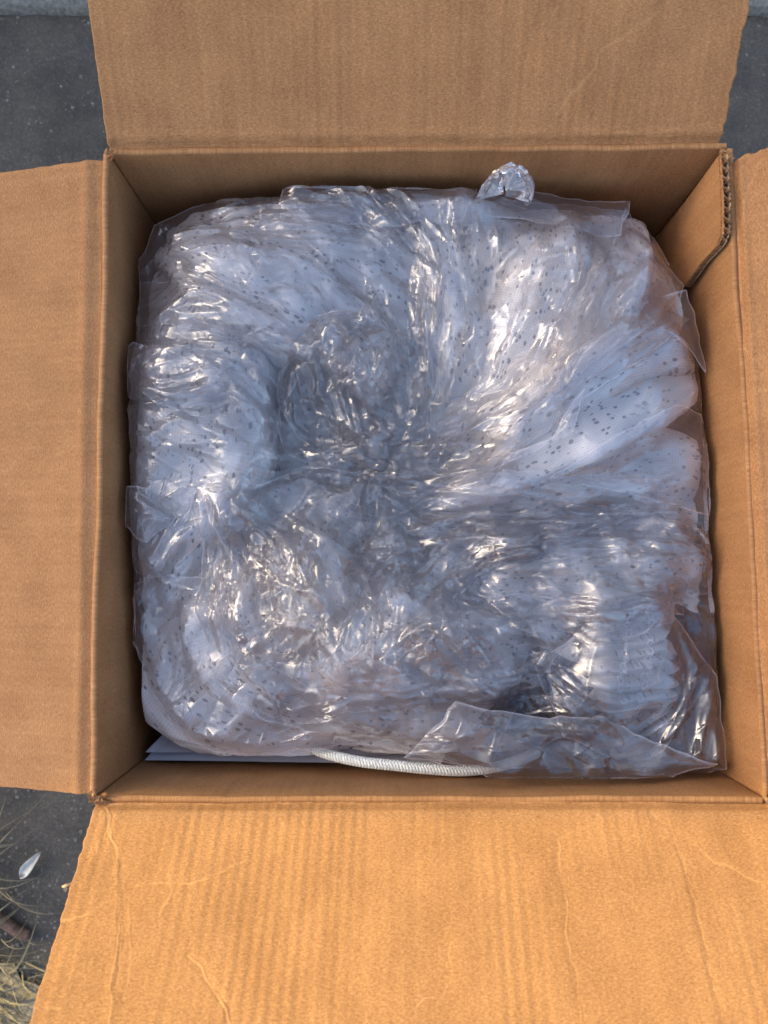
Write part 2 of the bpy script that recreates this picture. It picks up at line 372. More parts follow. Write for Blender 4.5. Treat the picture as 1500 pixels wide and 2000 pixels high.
for k in range(nb):
    z0, z1 = zb[k], zb[k + 1] - .004
    v = [(x, y, z) for x in (hx0, hx1 + .02) for (y, z) in ((HY + .02, z0), (HY + .045, z0), (HY + .045, z1), (HY + .035, z1))]
    mesh_obj('shade_board', v, [(0, 1, 2, 3), (4, 7, 6, 5), (0, 4, 5, 1), (1, 5, 6, 2), (2, 6, 7, 3), (3, 7, 4, 0)], M['siding'], shade_house, smooth=False)
v, f = boxm(hx0, hx1 + .05, HY, HY + 3.1, HTOP - .10, HTOP); mesh_obj('shade_eaves', v, f, M['siding'], shade_house, smooth=False)

# ------------------------------------------------------------------ cardboard panels
def relief(x, y, seed, creases=(), flute=0.00012, dent=0.0012):
    """x along the crease, y across (m). returns height and wear"""
    z = flute * np.sin(2 * np.pi * x / 0.0078 + 1.2 * fbm(x * 12, y * 2, 2, seed)) * np.clip(0.35 + 1.1 * fbm(x * 24, y * 9, 2, seed + 3), 0, 1)
    z = z + flute * 1.1 * fbm(x * 80, y * 2.5, 2, seed + 11)
    z = z + dent * fbm(x * 11, y * 11, 3, seed + 5)
    wear = np.zeros_like(x)
    for pts, wd, dep, wr in creases:
        xx = x + 0.0024 * fbm(x * 90, y * 90, 5, seed + 21); yy = y + 0.0024 * fbm(x * 90 + 9, y * 90, 5, seed + 23)
        d = segdist(xx, yy, pts)
        am = np.clip(0.55 + 1.1 * fbm(x * 55 + 3, y * 55, 3, seed + 27), 0.05, 1.6); w2 = wd * 0.75 * (0.55 + 0.35 * fbm(x * 40, y * 40 + 5, 2, seed + 29))
        z = z + am * 0.42 * dep * np.exp(-np.abs(d / w2) ** 1.4) - 0.3 * dep * np.exp(-(d / (wd * 3)) ** 2)
        wear = np.maximum(wear, wr * np.exp(-(d / (wd * 0.7)) ** 2) * np.clip(0.55 + 0.9 * fbm(x * 90, y * 90, 2, seed + 31), 0, 1))
    return z, wear
TH = 0.0042
def panel(name, parent, A, B, Cc, D, nu, nv, seed, creases=(), jag=(0, 0), endjag=0.0, curve=None, flute=0.00012, dent=0.0012, flip=False, label=None, mat=None, thick=TH, pin=False):
    """a board with thickness; A-B is the crease side, D-C the far side (bilinear), relief on the seen face."""
    A, B, Cc, D = [np.array(q, float) for q in (A, B, Cc, D)]
    Lu = np.linalg.norm(B - A); Lv = np.linalg.norm(D - A)
    u, v = np.meshgrid(np.linspace(0, 1, nu), np.linspace(0, 1, nv), indexing='ij')
    # ragged side edges: shift only in the outer cells
    ue = u.copy()
    ue += (1 - np.clip(u * 40, 0, 1)) * (jag[0] * fbm(v * Lv * 170, v * 0 + 1, 3, seed + 41) + 0.12 * jag[0] * np.sin(v * Lv * 2 * np.pi / 0.008)) / Lu
    ue += (1 - np.clip((1 - u) * 40, 0, 1)) * (jag[1] * fbm(v * Lv * 170, v * 0 + 8, 3, seed + 47) + 0.12 * jag[1] * np.sin(v * Lv * 2 * np.pi / 0.008)) / Lu
    ve = v + (1 - np.clip((1 - v) * 40, 0, 1)) * endjag * fbm(u * Lu * 120, u * 0, 3, seed + 43) / Lv
    Pp = (A * (1 - ue)[..., None] + B * ue[..., None]) * (1 - ve)[..., None] + (D * (1 - ue)[..., None] + Cc * ue[..., None]) * ve[..., None]
    nrm = np.cross(B - A, D - A); nrm /= np.linalg.norm(nrm)
    if flip: nrm = -nrm
    x, y = ue * Lu, ve * Lv
    z, wear = relief(x, y, seed, creases, flute, dent)
    if pin: z = z * np.clip(np.minimum(u, 1 - u) * 14, 0, 1)
    if curve is not None: z = z + curve(u, v)
    T = Pp + z[..., None] * nrm; Bk = Pp + (z - thick)[..., None] * nrm
    V = np.concatenate([T.reshape(-1, 3), Bk.reshape(-1, 3)]); n0 = nu * nv
    f1 = grid_faces(nu, nv); f2 = grid_faces(nu, nv, n0)[:, ::-1]
    rim = np.concatenate([np.arange(nv), np.arange(1, nu) * nv + nv - 1, (nu - 1) * nv + np.arange(nv - 2, -1, -1), np.arange(nu - 2, -1, -1) * nv])
    a, b_ = rim[:-1], rim[1:]; f3 = np.stack([a, b_, b_ + n0, a + n0], 1)
    fs = np.concatenate([f1, f2, f3])
    # make the seen face's normals point along nrm
    q = V[f1[0]]; 
    if np.dot(np.cross(q[1] - q[0], q[2] - q[0]), nrm) < 0: fs = fs[:, ::-1]
    uv = np.concatenate([np.stack([x, y], -1).reshape(-1, 2)] * 2) + seed * 0.37
    o = mesh_obj(name, V, fs, mat or M['card'], parent, uv)
    at = o.data.attributes.new('wear', 'FLOAT', 'POINT'); at.data.foreach_set('value', np.concatenate([wear.ravel(), 0.25 * np.ones(n0)]).astype(np.float32))
    if label: o['label'] = label
    return o

TL, TR, BR, BL = P(213, 300), P(1420, 290), P(1492, 1558), P(187, 1556)
box = empty('cardboard_box', ((TL.x + BR.x) / 2, (TL.y + BR.y) / 2, 0), 'large open brown corrugated cardboard box standing on grey asphalt', 'box')
def dn(p, z): return Vector((p.x, p.y, z))
def px2(panelA, panelB, panelD, pts):
    """photo pixels on a panel's plane -> that panel's (x along crease, y across)"""
    A = Vector(panelA); B = Vector(panelB); D = Vector(panelD); ex = (B - A).normalized(); nn = (B - A).cross(D - A).normalized()
    ey = nn.cross(ex)
    if ey.dot(D - A) < 0: ey = -ey
    out = []; o = Vector((0, 0, RIM + CH))
    for px, py in pts:
        d = _F + Vector((1, 0, 0)) * ((px - 750) / F) + _U * ((1000 - py) / F)
        k = (A - o).dot(nn) / d.dot(nn); q = o + d * k - A
        out.append((q.dot(ex), q.dot(ey)))
    return out
FL = 0.0035
# walls (inner faces seen)
def wall(A, B, seed, inward, cr=(), bulge=0.004, label=None):
    A0, B0 = dn(A, 0.004), dn(B, 0.004)
    def cv(u, v): return bulge * np.sin(np.pi * u) * np.sin(np.pi * np.clip(v, 0, 1)) 
    nA = np.cross(np.array(B) - np.array(A), np.array(A0) - np.array(A)); fl = np.dot(nA, np.array(inward)) < 0
    return panel('wall', box, A, B, B0, A0, 260, 180, seed, cr, curve=cv, flip=fl, label=label, dent=0.0020, pin=True)
wl = [dn(q, RIM) for q in (TL, TR, BR, BL)]
sc_l = [([(0.0, y), (0.50, y + 0.001)], 0.0010, -0.0006, 0.0) for y in (0.03,)]
wall(TL, TR, 1, (0, -1, 0), bulge=-0.006)
wall(BR, BL, 2, (0, 1, 0), sc_l, bulge=-0.004)
wall(TL, BL, 3, (1, 0, 0), bulge=-0.003)
wall(TR, BR, 4, (-1, 0, 0), bulge=-0.003)
panel('bottom', box, dn(BL, .004), dn(BR, .004), dn(TR, .004), dn(TL, .004), 40, 40, 5, flip=False, thick=0.003)

# flaps: top, bottom, left, right. Each starts at a soft rounded fold
def flap(A, B, D, Cc, seed, cr, jag, roll=0.007, label=None, nu=420, nv=200, lift=0.002, dent=0.0012, inward=None):
    A, B, Cc, D = map(Vector, (A, B, Cc, D))
    nn = (B - A).cross(D - A).normalized()
    fl = nn.z < 0
    Lv = (D - A).length
    def cv(u, v):
        y = v * Lv
        return -0.0028 * np.exp(-(y / roll) ** 2) + 0.0016 * np.exp(-((y - roll * 1.3) / (roll * 0.5)) ** 2) 
    rs = random.Random(seed * 7); Lu = (B - A).length; cr = list(cr)
    for _ in range(16):        # pale scuffs and short scratches
        x0, y0, a, ln = rs.uniform(0, Lu), rs.uniform(.012, Lv * .75), rs.uniform(0, 6.28), rs.choice((.004, .006, .012, .03))
        cr.append(([(x0, y0), (x0 + ln * .5 * math.cos(a), y0 + ln * .5 * math.sin(a)), (x0 + ln * math.cos(a + .3), y0 + ln * math.sin(a + .3))], rs.uniform(.0004, .0009), rs.uniform(-.0004, .0003), rs.uniform(.2, .7)))
    return panel('flap', box, A, B, Cc, D, nu, nv, seed, cr, jag=jag, endjag=0.001, curve=cv, flip=fl, label=label, dent=dent)
# top flap: rises about 35 degrees away from the box
tA, tB = P(213, 296, 0.001), P(1408, 284, 0.001)
q1, q2 = P(170, 0, 0.053), P(1466, 0, 0.053); kk = 2.5
tD, tC = tA + (q1 - tA) * kk, tB + (q2 - tB) * kk
cr = [(px2(tA, tB, tD, p), wd, dp_, wr) for p, wd, dp_, wr in (
    ([(235, 278), (500, 274), (830, 272), (1180, 262), (1405, 262)], 0.0012, 0.0009, 0.5),
    ([(1085, 225), (1130, 165), (1160, 130), (1165, 100), (1215, 60), (1290, 10)], 0.0018, 0.0010, 0.35),
    ([(1290, 10), (1340, -60)], 0.0018, 0.0010, 0.3),
    ([(1020, 205), (1025, 150), (1040, 60), (1090, 0)], 0.0016, 0.0006, 0.15),
    ([(1165, 110), (1160, 250)], 0.0022, 0.0006, 0.12),
    ([(1230, 262), (1400, 235)], 0.0014, 0.0007, 0.3),
    ([(215, 100), (320, 105)], 0.0014, 0.0005, 0.2))]
flap(tA, tB, tD, tC, 12, cr, (0.0007, 0.0020), label='rear cardboard flap tilted up with a diagonal scuff')
# bottom (near) flap: rises about 43 degrees towards the viewer, in the sun
bA, bB = P(190, 1562, 0.001), P(1499, 1560, 0.001)
q1, q2 = P(58, 2000, 0.092), P(1640, 2000, 0.088); kk = 1.55
bD, bC = bA + (q1 - bA) * kk, bB + (q2 - bB) * kk
cr = [(px2(bA, bB, bD, p), wd, dp_, wr) for p, wd, dp_, wr in (
    ([(195, 1567), (600, 1562), (1000, 1562), (1490, 1560)], 0.0010, 0.0010, 0.6),
    ([(205, 1580), (212, 1625), (230, 1670), (232, 1730), (236, 1800), (235, 1850), (220, 1920), (222, 2010)], 0.0008, -0.0010, 0.8),
    ([(212, 1590), (222, 1640), (238, 1680), (240, 1760), (246, 1830), (232, 1930)], 0.0006, 0.0010, 0.7),
    ([(240, 1690), (262, 1710), (255, 1780), (262, 1860), (250, 1950)], 0.0012, 0.0006, 0.35),
    ([(205, 1575), (216, 1600), (206, 1640)], 0.0007, 0.0008, 0.6),
    ([(216, 1728), (245, 1729), (330, 1722), (400, 1718)], 0.0009, 0.0010, 0.85),
    ([(400, 1718), (480, 1680), (600, 1650)], 0.0009, 0.0006, 0.35),
    ([(120, 1803), (185, 1778), (225, 1750)], 0.0009, 0.0007, 0.6),
    ([(375, 1860), (400, 1885), (425, 1925), (450, 1965), (462, 2010)], 0.0008, 0.0013, 1.0),
    ([(650, 1655), (750, 1655)], 0.0007, 0.0004, 0.3),
    ([(1095, 1640), (1100, 1710), (1118, 1760), (1120, 1820), (1140, 1900), (1150, 1990)], 0.0011, 0.0009, 0.35),
    ([(1160, 1670), (1140, 1710), (1118, 1745)], 0.0009, 0.0006, 0.3),
    ([(1270, 1587), (1310, 1610), (1345, 1680), (1375, 1770), (1400, 1870), (1440, 2000)], 0.0010, 0.0010, 0.45),
    ([(1340, 1635), (1400, 1680), (1490, 1720)], 0.0008, 0.0007, 0.6),
    ([(640, 1716), (668, 1724)], 0.0006, 0.0007, 0.8),
    ([(1090, 1640), (1210, 1590)], 0.0010, 0.0004, 0.2),
    ([(60, 1965), (170, 1972)], 0.0010, 0.0007, 0.5))]
flap(bA, bB, bD, bC, 23, cr, (0.0009, 0.0007), label='near cardboard flap lit by warm sun, with torn creases', dent=0.0016, nu=820, nv=330)
# left flap droops outward
lA, lB = P(200, 310, 0.0), P(178, 1553, 0.0)
q1, q2 = P(0, 337, -0.026), P(0, 1536, -0.026); kk = 2.6
lD, lC = lA + (q1 - lA) * kk, lB + (q2 - lB) * kk
cr = [(px2(lA, lB, lD, p), wd, dp_, wr) for p, wd, dp_, wr in (
    ([(185, 330), (190, 500), (188, 800), (190, 1100), (187, 1400), (182, 1545)], 0.0022, -0.0008, 0.10),
    ([(0, 350), (60, 330), (160, 328)], 0.0015, 0.0008, 0.3),
    ([(0, 1500), (80, 1505), (160, 1500)], 0.0012, 0.0005, 0.15))]
flap(lA, lB, lD, lC, 34, cr, (0.0005, 0.0004), roll=0.010, label='left cardboard flap drooping a little')
# right flap rises gently
rA, rB = P(1424, 318, 0.001), P(1496, 1552, 0.001)
q1, q2 = P(1500, 286, 0.016), P(1590, 1590, 0.016); kk = 3.6
rD, rC = rA + (q1 - rA) * kk, rB + (q2 - rB) * kk
cr = [(px2(rA, rB, rD, p), wd, dp_, wr) for p, wd, dp_, wr in (
    ([(1436, 330), (1444, 560), (1450, 900), (1466, 1250), (1490, 1540)], 0.0012, 0.0009, 0.35),
    ([(1448, 440), (1458, 380), (1490, 320)], 0.0014, 0.0009, 0.4),
    ([(1450, 680), (1462, 690)], 0.0012, -0.0010, 0.6))]
flap(rA, rB, rD, rC, 45, cr, (0.002, 0.001), roll=0.006, label='right cardboard flap, cut off by the frame')

# torn liner at the far right corner: a piece of board standing proud of the wall, with open flutes on its edge
def on_wall(px, py, A, B, off):
    """where the sight line of a pixel meets the vertical plane through the rim edge A-B, pushed in by off"""
    n_ = Vector((B.y - A.y, A.x - B.x, 0)).normalized(); o_ = Vector((0, 0, RIM + CH))
    if n_.x > 0: n_ = -n_
    d = _F + Vector((1, 0, 0)) * ((px - 750) / F) + _U * ((1000 - py) / F); k = (A + n_ * off - o_).dot(n_) / d.dot(n_); return o_ + d * k
lin = [on_wall(*q, TR, BR, .0085) for q in ((1409, 297), (1416, 322), (1423, 380), (1427, 440), (1398, 482), (1368, 514), (1334, 562), (1300, 590), (1262, 560), (1268, 500), (1300, 447), (1358, 366))]
lin[0].z = lin[1].z = RIM + .003; lin[2].z = RIM + .003; lin[3].z = RIM
bm = bmesh.new(); vs = [bm.verts.new(q - Vector(box.location)) for q in lin]; f = bm.faces.new(vs)
if f.normal.x > 0: bmesh.ops.reverse_faces(bm, faces=[f])
ex = bmesh.ops.extrude_face_region(bm, geom=[f]); 
for q in ex['geom']:
    if isinstance(q, bmesh.types.BMVert): q.co += Vector((0.0030, 0.001, 0))
bmesh.ops.recalc_face_normals(bm, faces=bm.faces)
uvl = bm.loops.layers.uv.new('UVMap')
for f in bm.faces:
    for lp in f.loops: lp[uvl].uv = (lp.vert.co.y, lp.vert.co.z)
me = bpy.data.meshes.new('torn_liner'); bm.to_mesh(me); bm.free(); me.materials.append(M['card'])
o = bpy.data.objects.new('torn_liner', me); C.objects.link(o); o.parent = box; o['label'] = 'torn inner layer at the far right corner'
def ribbon(name, path, width_vec, amp, period, mat, parent, seed=0, thick=0.0004):
    """a wavy strip (the corrugated core) along a path"""
    pts = []; L = 0
    for a, b_ in zip(path[:-1], path[1:]):
        n_ = max(2, int((b_ - a).length / 0.0006))
        for k in range(n_): pts.append(a.lerp(b_, k / n_))
    V = []; 
    for k, p in enumerate(pts):
        t = (pts[min(k + 1, len(pts) - 1)] - pts[max(k - 1, 0)]).normalized(); s = t.cross(width_vec).normalized()
        off = s * amp * math.sin(2 * math.pi * k * 0.0006 / period) * (1 + 0.4 * noise.noise(p * 200))
        wv = width_vec * (1 + 0.35 * noise.noise(p * 300))
        V += [p + off - wv * 0.5, p + off + wv * 0.5]
    Fs = [(2 * k, 2 * k + 1, 2 * k + 3, 2 * k + 2) for k in range(len(pts) - 1)]
    return mesh_obj(name, np.array([tuple(q) for q in V]), np.array(Fs), mat, parent, uv=np.array([(q.y, q.z) for q in V]))
ed = [q + Vector((0.0028, 0, 0.0018)) for q in lin[:7]]
ribbon('flute_core', ed, Vector((0.0, 0, 0.006)), 0.0022, 0.0075, M['flute'], box)
ribbon('torn_edge', [q + Vector((0.0024, 0, 0.0006)) for q in ed], Vector((0.0006, 0.0, 0.003)), 0.0004, 0.004, M['fibre'], box)
ribbon('torn_edge', [q + Vector((-0.0022, 0, 0.0006)) for q in ed], Vector((0.0006, 0.0, 0.002)), 0.0003, 0.003, M['card'], box)
# crushed corner scraps where flaps tore apart
def scrap(c, s, seed, n=7):
    rr = random.Random(seed); V = []; Fs = []
    for k in range(n):
        a = rr.uniform(0, 6.28); p = c + Vector((rr.uniform(-s, s), rr.uniform(-s, s), rr.uniform(-s * .4, s * .5)))
        d = Vector((math.cos(a), math.sin(a), rr.uniform(-.6, .6))) * s * rr.uniform(.5, 1.1); e = Vector((-math.sin(a), math.cos(a), rr.uniform(-.8, .8))) * s * .35
        b0 = len(V); m_ = 5
        for i in range(m_):
            t = i / (m_ - 1) - .5; q = p + d * 2 * t + Vector((0, 0, s * .5 * math.sin(3 * t + k))); w_ = e * (1 - 1.2 * abs(t)) 
            V += [q - w_, q + w_ + Vector((rr.uniform(-1, 1), rr.uniform(-1, 1), 0)) * s * .12]
        Fs += [(b0 + 2 * i, b0 + 2 * i + 1, b0 + 2 * i + 3, b0 + 2 * i + 2) for i in range(m_ - 1)]
    return mesh_obj('crushed_corner', np.array([tuple(q) for q in V]), np.array(Fs), M['card'] if seed % 2 else M['fibre'], box, uv=np.array([(q.x, q.y) for q in V]))
scrap(P(192, 1562, 0.002), 0.005, 1, 12); scrap(P(196, 1568, 0.001), 0.0025, 2, 3)
scrap(P(1497, 1572, 0.002), 0.006, 3, 8); scrap(P(212, 303, 0.001), 0.003, 5, 5); scrap(P(1418, 300, 0.003), 0.004, 7, 6)
scrap(P(134, 1735, 0.036), 0.0030, 4, 3)


# ------------------------------------------------------------------ the folded grey cover
cov_c = P(830, 950, -0.2)
cover = empty('folded_cover', (cov_c.x, cov_c.y, 0.02), 'light grey dimpled fabric cover folded up inside the clear bag in the box', 'fabric cover')
KP = CH / F                      # metres per photo pixel at the rim
fold_objs = []
def fold(spine, wid, thick, seed, pleat=0.003, tilt=0.0, mat='fabric', name='fold', gather=0.0, nu=150, nv=84, fine=0.0012, taper=0.12, label=None, power=3.6, dive=(34, 60)):
    """spine: (px, py, z_top relative to the rim); a soft flattened roll of cloth whose crown follows it.
    wid: widths in photo pixels; tilt lowers one side; gather adds cross pleats (elastic)"""
    if dive:
        sp, wd = list(spine), list(wid)
        for e, k in ((0, 1), (-1, -2)):
            dx, dy = sp[e][0] - sp[k][0], sp[e][1] - sp[k][1]; L_ = math.hypot(dx, dy); dd = dive[0 if e == 0 else 1]
            if dd:
                q = (sp[e][0] + dx / L_ * dd, sp[e][1] + dy / L_ * dd, sp[e][2] - 0.045)
                if e == 0: sp.insert(0, q); wd.insert(0, wd[0] * 0.9)
                else: sp.append(q); wd.append(wd[-1] * 0.9)
        spine, wid = sp, wd
    up_ = {1: .007, 3: .010, 4: .003, 9: .006, 11: .008, 12: .011, 19: .007, 18: .004, 17: .004, 23: .010, 2: -.010, 7: -.006, 20: -.010, 14: -.008, 16: -.006, 29: -.02, 10: -.006}.get(seed, 0)
    S = catmull([tuple(P(a, b_, z + up_)) for a, b_, z in spine], nu)
    W = catmull([(q, 0, 0) for q in wid], nu)[:, 0] * KP if len(wid) > 1 else np.full(nu, wid[0] * KP)
    T = np.gradient(S, axis=0); T /= np.linalg.norm(T, axis=1)[:, None]
    Sd = np.stack([T[:, 1], -T[:, 0], np.zeros(nu)], 1); Sd /= np.linalg.norm(Sd, axis=1)[:, None]
    Lz = np.concatenate([[0], np.cumsum(np.linalg.norm(np.diff(S, axis=0), axis=1))])
    u = np.linspace(0, 1, nu)
    endf = np.clip(np.minimum(u, 1 - u) / taper, 0, 1); endf = np.sqrt(1 - (1 - endf) ** 2) * 0.75 + 0.25
    endf[0] = endf[-1] = 0.02
    ph = np.linspace(0, 2 * np.pi, nv, endpoint=False)
    cx = np.sign(np.cos(ph)) * np.abs(np.cos(ph)) ** (2 / power); cz = np.sign(np.sin(ph)) * np.abs(np.sin(ph)) ** (2 / power)
    LL, PH = np.meshgrid(Lz, ph, indexing='ij'); CX = np.broadcast_to(cx, LL.shape); CZ = np.broadcast_to(cz, LL.shape)
    hw = (W * 0.5 * (0.55 + 0.45 * endf))[:, None]; ht = (thick * 0.5 * endf)[:, None]
    X = CX * hw; Z = (CZ - 1) * ht + tilt * CX * hw
    # pleats run along the fold, wandering; broad dents; cross gathers
    a1 = fbm(LL * 16 + seed, CX * hw * 70 + seed * 3 + 3 * vnoise(LL * 25, CX * 3, seed), 3, seed)
    rid = 1 - np.abs(vnoise(LL * 14 + 5 * seed, CX * hw * 95 + 1.4 * vnoise(LL * 18, CX * 2.2, seed + 2), seed + 4)) * 2
    brd = fbm(LL * 28, CX * hw * 28 + seed, 3, seed + 9)
    top = np.clip(CZ + 0.6, 0, 1)
    dz = top * (pleat * a1 + pleat * 0.8 * rid + fine * 1.4 * brd + 0.0007 * fbm(LL * 150, CX * hw * 150, 3, seed + 13))
    if gather: dz = dz + top * gather * (np.abs(np.sin(np.pi * LL / 0.0105 + 2.2 * vnoise(LL * 45, CX * 2.0, seed) + .8 * CX)) ** 0.7 - 0.5)
    side = 0.003 * fbm(LL * 45, PH * 0.8, 3, seed + 17) + (gather * 0.5 * np.abs(np.sin(np.pi * LL / 0.0105 + 2.2 * vnoise(LL * 45, CX * 2.0, seed) + .8 * CX)) if gather else 0)
    X = X + np.sign(CX) * side
    V = S[:, None, :] + Sd[:, None, :] * X[..., None]; V[..., 2] += Z + dz
    for _ in range(2):
        ty_ = np.clip((V[..., 1] - BL.y) / (TL.y - BL.y), 0, 1); V[..., 0] = np.clip(V[..., 0], BL.x + (TL.x - BL.x) * ty_ + .009, BR.x + (TR.x - BR.x) * ty_ - .009)
        tx_ = np.clip((V[..., 0] - TL.x) / (TR.x - TL.x), 0, 1); V[..., 1] = np.clip(V[..., 1], BL.y + (BR.y - BL.y) * tx_ + .011, TL.y + (TR.y - TL.y) * tx_ - .013)
    i, j = np.meshgrid(np.arange(nu - 1), np.arange(nv), indexing='ij'); a = (i * nv + j).ravel(); b_ = (i * nv + (j + 1) % nv).ravel()
    fs = np.stack([a, a + nv, b_ + nv, b_], 1)
    arc = np.concatenate([[0], np.cumsum(np.hypot(np.diff(cx), np.diff(cz)))])
    uvv = np.stack([LL + seed * 0.31, np.broadcast_to(X * 1.0, LL.shape) + np.where(CZ < 0, 0.2, 0)], -1)
    o = mesh_obj(name, V.reshape(-1, 3), fs, M[mat], cover, uv=uvv.reshape(-1, 2))
    if label: o['label'] = label
    fold_objs.append(o); return o
# bed of cloth that fills the box under the folds
bu, bv = np.meshgrid(np.linspace(0, 1, 160), np.linspace(0, 1, 160), indexing='ij')
def bil(a, b_, c, d, u, v):
    a, b_, c, d = [np.array(tuple(q)) for q in (a, b_, c, d)]
    return a * ((1 - u) * (1 - v))[..., None] + b_ * (u * (1 - v))[..., None] + c * (u * v)[..., None] + d * ((1 - u) * v)[..., None]
ins = 0.012
bed = bil(TL + Vector((ins, -ins, 0)), TR + Vector((-ins, -ins, 0)), BR + Vector((-ins, ins, 0)), BL + Vector((ins, ins * 3, 0)), bu, bv)
edge = np.minimum(np.minimum(bu, 1 - bu), np.minimum(bv, 1 - bv)) / 0.13
bed[..., 2] = RIM - 0.130 - 0.16 * (1 - np.clip(edge, 0, 1)) ** 2.0 + 0.016 * fbm(bed[..., 0] * 16, bed[..., 1] * 16, 4, 71)
fold_objs.append(mesh_obj('lower_fold', bed.reshape(-1, 3), grid_faces(160, 160)[:, ::-1], M['fabric'], cover, uv=bed[..., :2].reshape(-1, 2)))
z = -0.05
fold([(480, 560, z), (400, 640, z + .004), (385, 760, z + .01), (380, 880, z + .008), (330, 1010, z - .002), (300, 1120, z - .015), (290, 1190, z - .03)], [200, 260, 300, 310, 260, 180, 130], .07, 1, pleat=.003, tilt=-.10)
fold([(400, 500, z - .01), (340, 560, z - .012), (300, 660, z - .016), (285, 800, z - .02), (285, 1000, z - .03)], [120, 130, 120, 110, 100], .05, 2)
fold([(345, 485, z - .012), (430, 525, z + .006), (560, 585, z + .012), (680, 660, z + .002), (760, 760, z - .016)], [120, 210, 230, 190, 140], .06, 3, pleat=.003, tilt=0.12, dive=(20, 60))
fold([(370, 440, z - .02), (500, 455, z - .004), (640, 460, z + .002), (780, 520, z - .002), (850, 640, z - .012), (860, 780, z - .03)], [120, 180, 220, 220, 180, 130], .06, 4, tilt=0.06, dive=(20, 60))
fold([(450, 395, z - .020), (620, 372, z + .004), (790, 372, z + .004), (960, 395, z - .004)], [90, 140, 140, 120], .05, 5)
fold([(830, 400, z - .016), (860, 480, z - .002), (880, 580, z + .002), (890, 700, z - .004), (880, 830, z - .024)], [120, 130, 130, 120, 110], .06, 6, tilt=0.22, pleat=.005)
fold([(920, 400, z - .018), (945, 500, z + .002), (960, 620, z + .004), (945, 740, z - .006), (905, 850, z - .024)], [110, 120, 130, 120, 90], .06, 7, tilt=-0.2, pleat=.005)
fold([(1060, 410, z - .02), (1065, 500, z + .006), (1035, 600, z + .010), (1000, 710, z + .002), (930, 850, z - .022)], [200, 220, 220, 190, 120], .07, 8, tilt=-0.18)
fold([(1200, 440, z - .026), (1190, 530, z - .002), (1140, 640, z + .006), (1070, 740, z + .002), (940, 870, z - .018)], [190, 210, 200, 170, 120], .07, 9, tilt=-0.2)
fold([(1300, 560, z - .028), (1260, 630, z - .010), (1180, 700, z), (1080, 780, z), (930, 890, z - .016)], [150, 170, 160, 140, 110], .06, 10, tilt=-.16)
fold([(1362, 745, z - .014), (1290, 775, z), (1180, 820, z + .010), (1080, 870, z + .008), (960, 935, z - .002), (850, 975, z - .022)], [70, 130, 165, 145, 110, 90], .06, 11, pleat=.0012, fine=.0012, tilt=-.12, dive=(14, 50))
fold([(1340, 690, z - .006), (1275, 680, z + .006), (1190, 705, z + .014), (1090, 775, z + .010), (980, 860, z - .006)], [80, 110, 130, 115, 80], .035, 12, pleat=.0010, fine=.0010, tilt=.10, label='upper layer of the bare fold at the right', dive=(22, 40))
fold([(1385, 920, z - .012), (1290, 905, z - .002), (1170, 930, z), (1040, 965, z - .002), (900, 1000, z - .016)], [120, 170, 140, 120, 100], .06, 13, tilt=0.16, dive=(16, 50))
fold([(1392, 1030, z - .018), (1280, 1010, z - .004), (1140, 1020, z - .004), (1000, 1035, z - .010), (850, 1040, z - .024)], [110, 120, 110, 100, 90], .05, 14, tilt=0.2, pleat=.004, dive=(16, 50))
fold([(1392, 1120, z - .022), (1290, 1105, z - .008), (1150, 1105, z - .008), (1050, 1110, z - .012), (930, 1100, z - .02)], [110, 120, 110, 100, 90], .05, 15, tilt=0.2, pleat=.004, dive=(16, 40))
fold([(1392, 1200, z - .024), (1250, 1190, z - .008), (1100, 1185, z - .006), (950, 1175, z - .008)], [100, 130, 130, 120], .05, 16, tilt=0.2, pleat=.004, dive=(16, 40))
fold([(262, 1060, z - .04), (300, 1240, z - .026), (370, 1350, z - .022), (500, 1405, z - .022), (660, 1430, z - .034)], [110, 210, 250, 220, 170], .08, 17, pleat=.002)
fold([(440, 1060, z - .022), (430, 1190, z - .006), (470, 1290, z - .004), (600, 1350, z - .006), (800, 1380, z - .012), (960, 1390, z - .02)], [150, 210, 230, 210, 180, 140], .07, 18, tilt=-0.1)
fold([(580, 1040, z - .016), (620, 1170, z + .004), (720, 1245, z + .008), (850, 1275, z + .004), (1000, 1290, z - .008)], [170, 230, 260, 230, 180], .07, 19, tilt=-0.1)
fold([(440, 960, z - .03), (560, 1010, z - .014), (700, 1090, z - .004), (820, 1130, z - .004), (950, 1130, z - .012)], [150, 170, 190, 180, 150], .06, 20, tilt=0.12)
fold([(600, 800, z - .04), (600, 900, z - .034), (640, 980, z - .038)], [150, 170, 150], .06, 29)
fold([(960, 1260, z - .022), (1060, 1240, z - .016), (1150, 1230, z - .012)], [120, 150, 110], .05, 21, label='shaded fold beside the elastic hem')
fold([(600, 1420, z - .04), (760, 1430, z - .03), (900, 1440, z - .034), (1010, 1450, z - .042)], [100, 120, 110, 80], .05, 22)
# elastic hem, gathered, with two rows of chain stitching
hem = fold([(1215, 1150, z - .012), (1225, 1250, z - .002), (1240, 1330, z + .000), (1245, 1400, z - .010), (1270, 1470, z - .026)], [130, 165, 170, 150, 100], .05, 23, name='elastic_hem', mat='hem', gather=.0115, pleat=.001, nu=260, dive=(20, 20), label='gathered elastic hem with white chain stitching')
fold([(1050, 1200, z - .010), (1110, 1260, z - .008), (1170, 1330, z - .012), (1190, 1400, z - .022)], [70, 110, 110, 80], .04, 24)
